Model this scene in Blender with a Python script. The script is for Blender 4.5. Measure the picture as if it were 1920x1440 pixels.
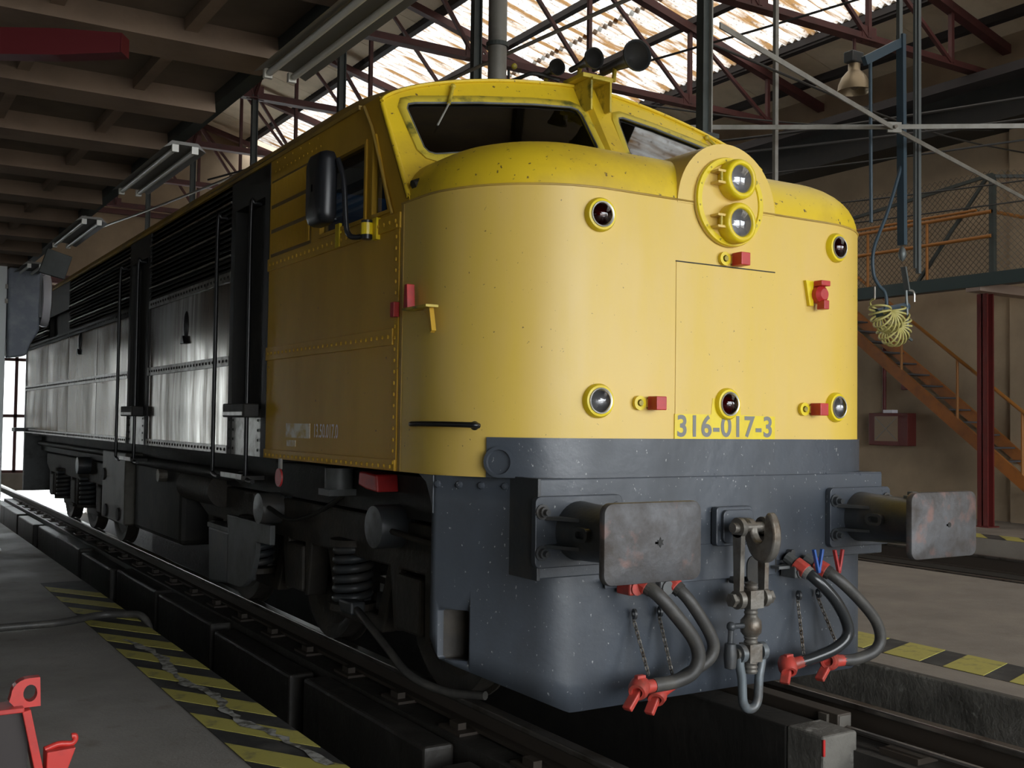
import bpy, bmesh, math, random
from mathutils import Vector, Matrix
random.seed(7)
for o in list(bpy.data.objects): bpy.data.objects.remove(o)
scene = bpy.context.scene
COL = scene.collection
R = math.radians

# ------------------------------------------------------------------ camera
def set_camera():
    yaw, pitch, roll = R(31.82), R(2.06), R(0.775)
    X = Vector((math.cos(yaw), 0, math.sin(yaw))); Y = Vector((-math.sin(yaw), 0, math.cos(yaw))); Z = Vector((0, -1, 0))
    M0 = Matrix((X, Y, Z)).transposed()
    c, s = math.cos(pitch), math.sin(pitch)
    Rp = Matrix(((1, 0, 0), (0, c, s), (0, -s, c)))
    c, s = math.cos(roll), math.sin(roll)
    Rr = Matrix(((c, -s, 0), (s, c, 0), (0, 0, 1)))
    W = Rr @ Rp @ M0            # world -> camera (x right, y down, z forward)
    cam = bpy.data.cameras.new('camera'); co = bpy.data.objects.new('camera', cam); COL.objects.link(co)
    m = Matrix((W[0], -W[1], -W[2])).transposed().to_4x4()
    m.translation = Vector((-3.929, -4.196, 1.549))
    co.matrix_world = m
    cam.sensor_width = 36; cam.lens = 2012.2 / 1920 * 36; cam.clip_start = 0.05; cam.clip_end = 300
    scene.camera = co
set_camera()

# ------------------------------------------------------------------ daylight
SKY = 9.0
world = bpy.data.worlds.new('overcast'); scene.world = world; world.use_nodes = True
bg = world.node_tree.nodes['Background']; bg.inputs[0].default_value = (0.93, 0.97, 1.0, 1); bg.inputs[1].default_value = SKY
vs = scene.view_settings
vs.view_transform = 'Standard'; vs.look = 'None'; vs.exposure = 0.0; vs.gamma = 1.0; vs.use_curve_mapping = False
DOORS_FRONT = [(-6.5, 3.6, 5.8), (5.0, 10.6, 5.8)]      # x0, x1, height of the open gates behind the camera
YF, YR, XL, XR = -12.0, 28.0, -13.0, 12.7
def portal(name, loc, rot, sx, sy):
    l = bpy.data.lights.new(name, 'AREA'); l.shape = 'RECTANGLE'; l.size = sx; l.size_y = sy
    l.cycles.is_portal = True
    o = bpy.data.objects.new(name, l); COL.objects.link(o); o.location = loc; o.rotation_euler = rot
for x0, x1, h in DOORS_FRONT:
    portal('daylight_gate', ((x0 + x1) / 2, YF - 0.3, h / 2), (R(90), 0, 0), x1 - x0, h)

# ------------------------------------------------------------------ materials
def newmat(name):
    m = bpy.data.materials.new(name); m.use_nodes = True
    nt = m.node_tree
    return m, nt, nt.nodes, nt.links, nt.nodes['Principled BSDF']
def noise(N, L, scale, stretch=(1, 1, 1), detail=6, rough=0.6, coord=None):
    tc = N.new('ShaderNodeTexCoord'); mp = N.new('ShaderNodeMapping'); mp.inputs['Scale'].default_value = stretch
    n = N.new('ShaderNodeTexNoise'); n.inputs['Scale'].default_value = scale; n.inputs['Detail'].default_value = detail; n.inputs['Roughness'].default_value = rough
    L.new(tc.outputs['Object'], mp.inputs[0]); L.new(mp.outputs[0], n.inputs['Vector'])
    return n
def ramp(N, L, src, lo, hi):
    r = N.new('ShaderNodeMapRange'); r.inputs[1].default_value = lo; r.inputs[2].default_value = hi
    L.new(src, r.inputs[0]); return r.outputs[0]
def mixc(N, L, fac, a, b):
    m = N.new('ShaderNodeMix'); m.data_type = 'RGBA'
    L.new(fac, m.inputs[0])
    for v, i in ((a, 6), (b, 7)):
        if isinstance(v, tuple): m.inputs[i].default_value = v + (1,)
        else: L.new(v, m.inputs[i])
    return m.outputs[2]
def mat(name, col, rough=0.5, metal=0.0, col2=None, ns=2.0, nlo=0.45, nhi=0.7, stretch=(1, 1, 1), col3=None, s3=25.0, lo3=0.68, hi3=0.72,
        st3=(1, 1, 1), bump=0.0, bs=40.0, bst=(1, 1, 1), rvar=0.0, coat=0.0, wob=0.0, wobs=1.2, spec=0.5):
    m, nt, N, L, P = newmat(name)
    P.inputs['Base Color'].default_value = col + (1,); P.inputs['Roughness'].default_value = rough; P.inputs['Metallic'].default_value = metal
    P.inputs['Specular IOR Level'].default_value = spec
    if coat: P.inputs['Coat Weight'].default_value = coat; P.inputs['Coat Roughness'].default_value = 0.12
    c = col
    if col2:
        n = noise(N, L, ns, stretch); f = ramp(N, L, n.outputs['Fac'], nlo, nhi); c = mixc(N, L, f, c, col2)
        if rvar:
            r = N.new('ShaderNodeMapRange'); r.inputs[1].default_value = 0.35; r.inputs[2].default_value = 0.7
            r.inputs[3].default_value = rough; r.inputs[4].default_value = min(1, rough + rvar)
            L.new(n.outputs['Fac'], r.inputs[0]); L.new(r.outputs[0], P.inputs['Roughness'])
    if col3:
        n3 = noise(N, L, s3, st3, 4, 0.5); f3 = ramp(N, L, n3.outputs['Fac'], lo3, hi3); c = mixc(N, L, f3, c, col3)
    if not isinstance(c, tuple): L.new(c, P.inputs['Base Color'])
    last = None
    if wob:
        nw = noise(N, L, wobs, (1, 1, 1), 1, 0.4); b = N.new('ShaderNodeBump'); b.inputs['Distance'].default_value = wob
        L.new(nw.outputs['Fac'], b.inputs['Height']); last = b
    if bump:
        nb = noise(N, L, bs, bst, 5, 0.6); b = N.new('ShaderNodeBump'); b.inputs['Distance'].default_value = bump
        L.new(nb.outputs['Fac'], b.inputs['Height'])
        if last: L.new(last.outputs[0], b.inputs['Normal'])
        last = b
    if last: L.new(last.outputs[0], P.inputs['Normal'])
    return m
M = {}
M['yellow'] = mat('nose_yellow', (0.73, 0.51, 0.125), 0.34, col2=(0.72, 0.50, 0.045), ns=1.3, stretch=(1.5, 1.5, .35), nlo=.45, nhi=.75, col3=(0.20, 0.12, 0.04), s3=52, lo3=.71, hi3=.75, bump=.002, bs=6, rvar=.16)
M['hood'] = mat('hood_yellow', (0.74, 0.52, 0.02), 0.36, col2=(0.55, 0.37, 0.03), ns=1.6, nlo=.48, nhi=.7, col3=(0.13, 0.08, 0.03), s3=34, lo3=.665, hi3=.71, bump=.002, bs=8, rvar=.15)
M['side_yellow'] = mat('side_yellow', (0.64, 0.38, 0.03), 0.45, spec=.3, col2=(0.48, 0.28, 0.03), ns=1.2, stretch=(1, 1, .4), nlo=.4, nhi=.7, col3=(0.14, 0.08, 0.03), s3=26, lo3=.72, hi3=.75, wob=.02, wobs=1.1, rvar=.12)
M['grille_back'] = mat('grille_gap_shade', (0.16, 0.095, 0.012), 0.6)  # darkness of the openings between the ribs, put into the backing colour
M['roof_yellow'] = mat('roof_yellow', (0.50, 0.32, 0.05), 0.5, col2=(0.22, 0.15, 0.06), ns=2.2, nlo=.4, nhi=.75)
M['fresh_yellow'] = mat('fresh_yellow', (0.80, 0.62, 0.01), 0.35, col2=(0.7, 0.5, 0.02), ns=6)
M['mossy_yellow'] = mat('mossy_yellow', (0.55, 0.42, 0.04), 0.45, col2=(0.10, 0.10, 0.02), ns=9, nlo=.5, nhi=.68)
M['grey'] = mat('plough_grey', (0.062, 0.073, 0.090), 0.27, col2=(0.042, 0.047, 0.055), ns=2.2, stretch=(1, 1, .5), nlo=.38, nhi=.72, col3=(0.33, 0.34, 0.34), s3=64, st3=(1, 1, .6), lo3=.685, hi3=.73, bump=.003, bs=7, rvar=.22)
M['dark_grey'] = mat('dark_grey_steel', (0.045, 0.05, 0.055), 0.42, col2=(0.075, 0.068, 0.06), ns=5, bump=.002, bs=30)
M['plate'] = mat('buffer_plate_steel', (0.095, 0.095, 0.10), 0.42, .2, col2=(0.045, 0.035, 0.028), ns=6, nlo=.42, nhi=.7, col3=(0.17, 0.10, 0.085), s3=9, lo3=.58, hi3=.72, bump=.005, bs=14, rvar=.2)
M['steel'] = mat('worn_steel', (0.22, 0.205, 0.18), 0.42, .6, col2=(0.10, 0.07, 0.045), ns=8, bump=.002, bs=40)
M['shackle'] = mat('shackle_grey', (0.16, 0.185, 0.20), 0.4, .3, col2=(0.09, 0.08, 0.07), ns=9)
M['black'] = mat('grimy_black', (0.012, 0.0115, 0.010), 0.65, col2=(0.03, 0.026, 0.02), ns=4, bump=.003, bs=20)
M['black_gloss'] = mat('black_gloss', (0.010, 0.010, 0.011), 0.3)
M['panel'] = mat('dirty_bare_metal', (0.42, 0.405, 0.37), 0.14, .9, col2=(0.10, 0.08, 0.055), ns=2.6, stretch=(3, 3, .3), nlo=.36, nhi=.66, col3=(0.03, 0.024, 0.018), s3=9, lo3=.60, hi3=.8, st3=(1, 2, .4), rvar=.14, wob=.014, wobs=1.1)
M['strip'] = mat('rivet_strip', (0.22, 0.21, 0.19), 0.3, .6, col2=(0.06, 0.05, 0.035), ns=9, nlo=.45, nhi=.65)
M['louvre'] = mat('louvre_black', (0.012, 0.012, 0.011), 0.6, col2=(0.02, 0.018, 0.014), ns=6)
M['grime'] = mat('bogie_grime', (0.028, 0.024, 0.019), 0.65, col2=(0.05, 0.04, 0.028), ns=5, bump=.006, bs=22)
M['tank'] = mat('tank_panel', (0.085, 0.078, 0.062), 0.5, .2, col2=(0.04, 0.034, 0.026), ns=4)
M['cylface'] = mat('cylinder_face', (0.16, 0.17, 0.18), 0.4, .5, col2=(0.08, 0.08, 0.08), ns=9)
M['bracket_grey'] = mat('bracket_grey', (0.10, 0.105, 0.105), 0.5, col2=(0.05, 0.05, 0.045), ns=5)
M['red'] = mat('bracket_red', (0.52, 0.030, 0.028), 0.38, col2=(0.36, 0.03, 0.03), ns=9)
M['hose_red'] = mat('cock_red', (0.48, 0.055, 0.04), 0.45, col2=(0.20, 0.05, 0.035), ns=14)
M['peg_blue'] = mat('handle_blue', (0.03, 0.10, 0.36), 0.4)
M['peg_red'] = mat('handle_red', (0.42, 0.04, 0.04), 0.4)
M['rubber'] = mat('hose_rubber', (0.045, 0.043, 0.04), 0.5, col2=(0.08, 0.075, 0.065), ns=8, bump=.001, bs=60)
M['rubber_shiny'] = mat('hose_new', (0.025, 0.027, 0.028), 0.22)
M['mirror_black'] = mat('mirror_housing', (0.012, 0.013, 0.016), 0.35)
M['number_grey'] = mat('number_grey', (0.21, 0.21, 0.20), 0.5)
M['number_pale'] = mat('number_pale', (0.92, 0.90, 0.80), 0.5, col2=(0.78, 0.7, 0.5), ns=22)
M['faded'] = mat('faded_patch', (0.80, 0.75, 0.58), 0.5, col2=(0.60, 0.42, 0.10), ns=14, nlo=.42, nhi=.62)
M['chrome'] = mat('reflector', (0.75, 0.75, 0.78), 0.08, 1.0)
M['lens_ring'] = mat('lens_ring_metal', (0.5, 0.49, 0.45), 0.35, .7)
M['dark_inside'] = mat('cab_interior', (0.02, 0.021, 0.023), 0.7)
M['blue_panel'] = mat('cab_blue', (0.04, 0.14, 0.30), 0.5)
M['seat'] = mat('cab_seat', (0.32, 0.30, 0.27), 0.7)
# building
M['truss'] = mat('red_oxide_steel', (0.095, 0.028, 0.026), 0.6, col2=(0.055, 0.02, 0.018), ns=3)
M['purlin'] = mat('dark_purlin', (0.035, 0.03, 0.03), 0.7)
M['green_steel'] = mat('green_grey_steel', (0.055, 0.065, 0.06), 0.5, col2=(0.035, 0.04, 0.038), ns=4)
M['pale_steel'] = mat('galvanised', (0.30, 0.29, 0.26), 0.5, .2, col2=(0.2, 0.19, 0.16), ns=5)
M['ceil_panel'] = mat('beige_board', (0.75, 0.62, 0.45), 0.8, col2=(0.62, 0.51, 0.36), ns=2)
M['gallery'] = mat('gallery_concrete', (0.26, 0.185, 0.13), 0.85, col2=(0.19, 0.135, 0.095), ns=2.5, bump=.003, bs=20)
M['gallery_dark'] = mat('gallery_slab', (0.17, 0.13, 0.095), 0.9, col2=(0.13, 0.10, 0.07), ns=2.5)
M['wall'] = mat('plaster_beige', (0.38, 0.285, 0.185), 0.85, col2=(0.26, 0.195, 0.13), ns=.9, nlo=.35, nhi=.7, bump=.004, bs=10)
M['wall_dark'] = mat('sooty_wall', (0.10, 0.085, 0.07), 0.85, col2=(0.06, 0.05, 0.045), ns=1)
M['floor'] = mat('dusty_concrete', (0.29, 0.255, 0.215), 0.55, col2=(0.20, 0.175, 0.15), ns=1.1, nlo=.35, nhi=.7, col3=(0.30, 0.27, 0.22), s3=7, lo3=.58, hi3=.8, bump=.003, bs=50, rvar=.25)
M['floor_left'] = mat('dark_concrete', (0.34, 0.325, 0.30), 0.5, col2=(0.25, 0.24, 0.22), ns=1.3, nlo=.35, nhi=.7, col3=(0.2, 0.17, 0.12), s3=6, lo3=.6, hi3=.85, bump=.003, bs=50, rvar=.25)
M['kerb'] = mat('kerb_concrete', (0.16, 0.15, 0.13), 0.8, col2=(0.07, 0.065, 0.055), ns=3, col3=(0.30, 0.29, 0.26), s3=9, lo3=.64, hi3=.72, bump=.01, bs=25)
M['pit'] = mat('oily_shaded_pit', (0.020, 0.018, 0.015), 0.7, col2=(0.035, 0.03, 0.025), ns=3, bump=.006, bs=15)
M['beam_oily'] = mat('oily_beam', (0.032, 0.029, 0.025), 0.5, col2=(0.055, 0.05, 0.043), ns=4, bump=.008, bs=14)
M['rail'] = mat('rail_steel', (0.24, 0.22, 0.20), 0.28, .8, col2=(0.09, 0.07, 0.05), ns=4, nlo=.5, nhi=.7)
M['rail_side'] = mat('rail_rust', (0.05, 0.038, 0.028), 0.6)
M['stair'] = mat('stair_orange', (0.34, 0.115, 0.02), 0.5, col2=(0.22, 0.08, 0.02), ns=5)
M['rail_orange'] = mat('railing_orange', (0.36, 0.14, 0.025), 0.5)
M['tread'] = mat('tread_steel', (0.10, 0.10, 0.11), 0.5, .3)
M['column_red'] = mat('column_red', (0.13, 0.016, 0.014), 0.5, col2=(0.10, 0.018, 0.016), ns=3)
M['teal'] = mat('teal_steel', (0.035, 0.055, 0.055), 0.5)
M['mesh'] = mat('fence_wire', (0.10, 0.085, 0.065), 0.6, .3)
M['pink'] = mat('pinkish_beam', (0.36, 0.27, 0.22), 0.8)
M['arm_blue'] = mat('hoist_blue', (0.045, 0.075, 0.10), 0.45)
M['hook_steel'] = mat('hoist_grey', (0.16, 0.18, 0.18), 0.45, .4)
M['coil'] = mat('coil_yellow', (0.52, 0.47, 0.16), 0.4)
M['white_post'] = mat('white_post', (0.86, 0.9, 0.9), 0.45)
M['grey_box'] = mat('worn_blue_grey', (0.24, 0.27, 0.33), 0.5, col2=(0.36, 0.39, 0.43), ns=5)
M['white_flange'] = mat('white_flange', (0.8, 0.78, 0.82), 0.35)
M['jack_red'] = mat('jack_red', (0.60, 0.045, 0.035), 0.35, col2=(0.42, 0.04, 0.035), ns=9)
M['jack_dark'] = mat('jack_recess_shade', (0.03, 0.022, 0.02), 0.6)
M['jib_red'] = mat('jib_red', (0.10, 0.009, 0.012), 0.5)
M['fixture'] = mat('fixture_enamel', (0.20, 0.19, 0.17), 0.5)
M['tube'] = mat('lamp_tube', (0.75, 0.74, 0.68), 0.3)
M['wire'] = mat('wire_dark', (0.02, 0.018, 0.016), 0.6)
M['duct'] = mat('duct_grey', (0.26, 0.25, 0.22), 0.45, .3, col2=(0.16, 0.15, 0.13), ns=3)
M['lampshade'] = mat('lamp_aluminium', (0.28, 0.22, 0.14), 0.4, .6)
M['cabinet_red'] = mat('cabinet_red', (0.12, 0.022, 0.018), 0.5)
M['cabinet_face'] = mat('cabinet_face', (0.26, 0.18, 0.11), 0.4)
M['black_paint'] = mat('strip_black', (0.035, 0.035, 0.036), 0.6, col2=(0.09, 0.088, 0.08), ns=5)
def stripe_mat():
    m = mat('hazard_yellow', (0.50, 0.45, 0.11), 0.55, col2=(0.20, 0.175, 0.09), ns=7, nlo=.52, nhi=.7, bump=.002, bs=40)
    return m
M['stripe'] = stripe_mat()
M['scuff'] = mat('scraped_paint', (0.45, 0.45, 0.42), 0.6, col2=(0.12, 0.115, 0.09), ns=18, nlo=.42, nhi=.58)
def glass(name, tint, rough=0.02, base=0.06):
    m, nt, N, L, P = newmat(name); N.remove(P)
    out = N['Material Output']; t = N.new('ShaderNodeBsdfTransparent'); t.inputs[0].default_value = tint + (1,)
    g = N.new('ShaderNodeBsdfGlossy'); g.inputs['Roughness'].default_value = rough
    lw = N.new('ShaderNodeLayerWeight'); lw.inputs[0].default_value = 0.5
    pw = N.new('ShaderNodeMath'); pw.operation = 'POWER'; pw.inputs[1].default_value = 3.0; L.new(lw.outputs['Facing'], pw.inputs[0])
    mr = N.new('ShaderNodeMapRange'); mr.inputs[3].default_value = base; mr.inputs[4].default_value = 0.9; L.new(pw.outputs[0], mr.inputs[0])
    mx = N.new('ShaderNodeMixShader'); L.new(mr.outputs[0], mx.inputs[0]); L.new(t.outputs[0], mx.inputs[1]); L.new(g.outputs[0], mx.inputs[2]); L.new(mx.outputs[0], out.inputs[0])
    return m
M['glass'] = glass('cab_glass', (0.30, 0.33, 0.35))
M['lens'] = glass('clear_lens', (0.85, 0.85, 0.88), base=.12)
M['lens_grey'] = glass('smoky_lens', (0.55, 0.55, 0.55), base=.1)
M['lens_red'] = glass('red_lens', (0.16, 0.010, 0.014), base=.08)
M['window_glass'] = glass('window_glass', (0.8, 0.82, 0.8))
M['lamp_bowl'] = mat('lamp_bowl', (0.45, 0.45, 0.46), 0.3, .6)
def sheet_mat(name, dirt):
    m, nt, N, L, P = newmat(name); N.remove(P); out = N['Material Output']
    n = noise(N, L, 2.2, (0.35, 4, 1)); f = ramp(N, L, n.outputs['Fac'], .43, .62)
    n2 = noise(N, L, 14, (1, 1.4, 1)); f2 = ramp(N, L, n2.outputs['Fac'], .56, .72)
    c = mixc(N, L, f, (0.30, 0.295, 0.28), (0.10, 0.055, 0.022)) if dirt else (0.85, 0.87, 0.87)
    if dirt: c = mixc(N, L, f2, c, (0.05, 0.03, 0.018))
    t = N.new('ShaderNodeBsdfTranslucent'); d = N.new('ShaderNodeBsdfDiffuse'); mx = N.new('ShaderNodeMixShader'); mx.inputs[0].default_value = 0.12
    for b in (t, d):
        if isinstance(c, tuple): b.inputs[0].default_value = c + (1,)
        else: L.new(c, b.inputs[0])
    L.new(t.outputs[0], mx.inputs[1]); L.new(d.outputs[0], mx.inputs[2]); L.new(mx.outputs[0], out.inputs[0])
    return m
M['skylight'] = sheet_mat('translucent_sheet', True)
M['frosted'] = sheet_mat('frosted_pane', False)

# ------------------------------------------------------------------ mesh helpers
ROOT = {}
class MB:
    def __init__(s): s.v = []; s.f = []
    def add(s, vs, fs):
        b = len(s.v); s.v += [tuple(v) for v in vs]; s.f += [tuple(b + i for i in f) for f in fs]; return s
    def box(s, x0, x1, y0, y1, z0, z1):
        return s.add([(x, y, z) for z in (z0, z1) for y in (y0, y1) for x in (x0, x1)],
                     [(0, 2, 3, 1), (4, 5, 7, 6), (0, 1, 5, 4), (2, 6, 7, 3), (0, 4, 6, 2), (1, 3, 7, 5)])
    def bar(s, a, b, w, h, up=(0, 0, 1)):
        a, b = Vector(a), Vector(b); d = (b - a).normalized(); u = Vector(up)
        if abs(d.dot(u)) > .98: u = Vector((0, 1, 0))
        r = d.cross(u).normalized() * (w / 2); u = r.cross(d).normalized() * (h / 2)
        vs = [p + i * r + j * u for p in (a, b) for i, j in ((-1, -1), (1, -1), (1, 1), (-1, 1))]
        return s.add(vs, [(0, 1, 2, 3), (7, 6, 5, 4), (0, 4, 5, 1), (1, 5, 6, 2), (2, 6, 7, 3), (3, 7, 4, 0)])
    def cyl(s, a, b, r0, r1=None, n=16, cap=True):
        r1 = r0 if r1 is None else r1
        a, b = Vector(a), Vector(b); d = (b - a).normalized(); t = Vector((0, 0, 1)) if abs(d.z) < .9 else Vector((1, 0, 0))
        e = d.cross(t).normalized(); g = d.cross(e)
        vs = [p + (e * math.cos(2 * math.pi * i / n) + g * math.sin(2 * math.pi * i / n)) * r for p, r in ((a, r0), (b, r1)) for i in range(n)]
        fs = [(i, (i + 1) % n, n + (i + 1) % n, n + i) for i in range(n)]
        if cap: fs += [tuple(range(n))[::-1], tuple(range(n, 2 * n))]
        return s.add(vs, fs)
    def tube(s, pts, r, n=8, closed=False, rs=None):
        P = [Vector(p) for p in pts]; k = len(P); vs = []; e = None
        for i, p in enumerate(P):
            a = P[i - 1] if (i > 0 or closed) else p; b = P[(i + 1) % k] if (i < k - 1 or closed) else p
            d = (b - a).normalized()
            if e is None:
                t = Vector((0, 0, 1)) if abs(d.z) < .9 else Vector((1, 0, 0)); e = d.cross(t).normalized()
            else:
                e = (e - d * e.dot(d)).normalized()
            g = d.cross(e); rr = rs[i] if rs else r
            vs += [p + (e * math.cos(2 * math.pi * j / n) + g * math.sin(2 * math.pi * j / n)) * rr for j in range(n)]
        fs = []
        for i in range(k if closed else k - 1):
            i2 = (i + 1) % k
            fs += [(i * n + j, i * n + (j + 1) % n, i2 * n + (j + 1) % n, i2 * n + j) for j in range(n)]
        if not closed: fs += [tuple(range(n))[::-1], tuple(range((k - 1) * n, k * n))]
        return s.add(vs, fs)
    def lathe(s, prof, o, axis, n=24):      # prof (radius, height along axis)
        o = Vector(o); d = Vector(axis).normalized(); t = Vector((0, 0, 1)) if abs(d.z) < .9 else Vector((1, 0, 0))
        e = d.cross(t).normalized(); g = d.cross(e); vs = []
        for r, h in prof: vs += [o + d * h + (e * math.cos(2 * math.pi * i / n) + g * math.sin(2 * math.pi * i / n)) * max(r, 1e-4) for i in range(n)]
        fs = []
        for k in range(len(prof) - 1): fs += [(k * n + i, k * n + (i + 1) % n, (k + 1) * n + (i + 1) % n, (k + 1) * n + i) for i in range(n)]
        return s.add(vs, fs)
    def prism(s, poly, axis, a, b):
        def P(u, v, t): return {'x': (t, u, v), 'y': (u, t, v), 'z': (u, v, t)}[axis]
        n = len(poly); vs = [P(u, v, a) for u, v in poly] + [P(u, v, b) for u, v in poly]
        return s.add(vs, [tuple(range(n)), tuple(range(n, 2 * n))[::-1]] + [(i, n + i, n + (i + 1) % n, (i + 1) % n) for i in range(n)])
    def loft(s, rows, closed=False):
        n = len(rows[0]); vs = [p for r in rows for p in r]; fs = []
        for k in range(len(rows) - 1):
            for i in range(n if closed else n - 1):
                j = (i + 1) % n; fs.append((k * n + i, k * n + j, (k + 1) * n + j, (k + 1) * n + i))
        return s.add(vs, fs)
    def dome(s, c, d, r, n=6):
        c = Vector(c); d = Vector(d).normalized(); t = Vector((0, 0, 1)) if abs(d.z) < .9 else Vector((1, 0, 0)); e = d.cross(t).normalized(); g = d.cross(e)
        vs = [c + (e * math.cos(2 * math.pi * i / n) + g * math.sin(2 * math.pi * i / n)) * q + d * h for q, h in ((r, 0), (r * .7, r * .45)) for i in range(n)] + [c + d * r * .6]
        return s.add(vs, [(i, (i + 1) % n, n + (i + 1) % n, n + i) for i in range(n)] + [(n + i, n + (i + 1) % n, 2 * n) for i in range(n)])
    def ball(s, c, r, nu=12, nv=8, sc=(1, 1, 1)):
        c = Vector(c); rows = []
        for j in range(nv + 1):
            t = math.pi * j / nv
            rows.append([c + Vector((sc[0] * r * math.sin(t) * math.cos(2 * math.pi * i / nu), sc[1] * r * math.sin(t) * math.sin(2 * math.pi * i / nu), sc[2] * r * math.cos(t))) for i in range(nu)])
        return s.loft(rows, True)
    def plate(s, outer, holes, fn, thick=None):   # polygon with holes, fn maps (u, v, depth) to a point
        bm = bmesh.new(); edges = []
        for loop in [outer] + holes:
            vv = [bm.verts.new((u, v, 0)) for u, v in loop]
            edges += [bm.edges.new((vv[i], vv[(i + 1) % len(vv)])) for i in range(len(vv))]
        bmesh.ops.triangle_fill(bm, edges=edges, use_beauty=True)
        bm.verts.index_update(); vs = [(v.co.x, v.co.y) for v in bm.verts]; fs = [tuple(v.index for v in f.verts) for f in bm.faces]; bm.free()
        s.add([fn(u, v, 0) for u, v in vs], fs)
        if thick:
            s.add([fn(u, v, thick) for u, v in vs], [f[::-1] for f in fs])
            for loop in [outer] + holes:
                n = len(loop); s.add([fn(u, v, d) for d in (0, thick) for u, v in loop], [(i, (i + 1) % n, n + (i + 1) % n, n + i) for i in range(n)])
        return s
    def build(s, name, m, parent=None, smooth=0, bevel=0, fix=True):
        me = bpy.data.meshes.new(name); off = ROOT.get(parent.name, Vector()) if parent else Vector()
        me.from_pydata([tuple(Vector(v) - off) for v in s.v], [], s.f); me.update()
        if fix:
            bm = bmesh.new(); bm.from_mesh(me); bmesh.ops.recalc_face_normals(bm, faces=bm.faces); bm.to_mesh(me); bm.free()
        if smooth:
            for p in me.polygons: p.use_smooth = True
            me.set_sharp_from_angle(angle=R(smooth))
        me.materials.append(M[m] if isinstance(m, str) else m)
        o = bpy.data.objects.new(name, me); COL.objects.link(o)
        if parent: o.parent = parent; ROOT[o.name] = off
        else: ROOT[o.name] = Vector()
        if bevel:
            b = o.modifiers.new('bevel', 'BEVEL'); b.width = bevel; b.segments = 2; b.limit_method = 'ANGLE'; b.angle_limit = R(40)
        return o
def thing(name, label, cat, loc=(0, 0, 0), group=None):
    o = bpy.data.objects.new(name, None); COL.objects.link(o); o.location = loc; o.empty_display_size = .1
    o['label'] = label; o['category'] = cat; ROOT[o.name] = Vector(loc)
    if group: o['group'] = group
    return o
def tag(o, label, cat, group=None):
    o['label'] = label; o['category'] = cat
    if group: o['group'] = group
    return o
def struct(o, label=None):
    o['kind'] = 'structure'
    if label: o['label'] = label
    return o
def copies(o, parent, places):
    for p in places:
        c = o.copy(); COL.objects.link(c); c.parent = parent; c.location = p
        if parent: ROOT[c.name] = ROOT.get(parent.name, Vector())
def bez(pts, n=24):      # Catmull-Rom through points
    P = [Vector(p) for p in pts]; P = [P[0] * 2 - P[1]] + P + [P[-1] * 2 - P[-2]]; out = []
    m = len(P) - 3
    for k in range(n + 1):
        t = k / n * m; i = min(int(t), m - 1); t -= i; a, b, c, d = P[i:i + 4]
        out.append(0.5 * ((2 * b) + (c - a) * t + (2 * a - 5 * b + 4 * c - d) * t * t + (3 * b - a - 3 * c + d) * t ** 3))
    return out
def rrect(x0, x1, y0, y1, r, n=5):
    out = []
    for cx, cy, a in ((x1 - r, y1 - r, 0), (x0 + r, y1 - r, 90), (x0 + r, y0 + r, 180), (x1 - r, y0 + r, 270)):
        for i in range(n + 1):
            t = R(a + 90 * i / n); out.append((cx + r * math.cos(t), cy + r * math.sin(t)))
    return out
def text_mesh(txt, size, fn, m, parent, name, bold=0.0, xs=1.0, space=1.0):
    cu = bpy.data.curves.new('lettering', 'FONT'); cu.body = txt; cu.size = size; cu.offset = bold; cu.space_character = space
    cu.align_x = 'CENTER'; cu.align_y = 'CENTER'; cu.resolution_u = 4
    to = bpy.data.objects.new('lettering', cu); me0 = bpy.data.meshes.new_from_object(to)
    mb = MB(); mb.add([fn(v.co.x * xs, v.co.y) for v in me0.vertices], [tuple(p.vertices) for p in me0.polygons])
    bpy.data.objects.remove(to); bpy.data.meshes.remove(me0); bpy.data.curves.remove(cu)
    return mb.build(name, m, parent, fix=False)

# ================================================================== the hall
def roof_z(x): return 8.10 + 0.26 * (13.33 - x) if x >= -0.5 else 8.10 + 0.26 * (13.33 + 0.5) + 0.26 * (x + 0.5)
def truss_z(x): return roof_z(x) - 0.26
# ---- floors
XP, XPR = -1.97, 1.90        # edges of the two platforms beside the track
fl = struct(MB().box(XL, XP, YF, YR, -1.6, 0).build('floor', 'floor_left'), 'dark worn concrete platform beside the locomotive')
fr = struct(MB().box(XPR, 6.15, YF, YR, -1.6, 0).build('floor', 'floor'), 'dusty concrete platform between the two tracks')
ff = struct(MB().box(9.85, XR + .3, YF, YR, -1.6, 0).build('floor', 'floor'), 'concrete floor along the beige wall under the stairs')
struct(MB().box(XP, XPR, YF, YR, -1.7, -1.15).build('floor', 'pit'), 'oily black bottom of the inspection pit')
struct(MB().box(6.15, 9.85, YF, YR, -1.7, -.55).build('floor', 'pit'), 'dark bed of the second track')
struct(MB().box(-60, 60, -70, YF, -.5, -.02).build('ground', 'floor'), 'open yard in front of the shed')
struct(MB().box(-60, 60, YR, 90, -.5, -.02).build('ground', 'floor'), 'open yard behind the shed')
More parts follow.
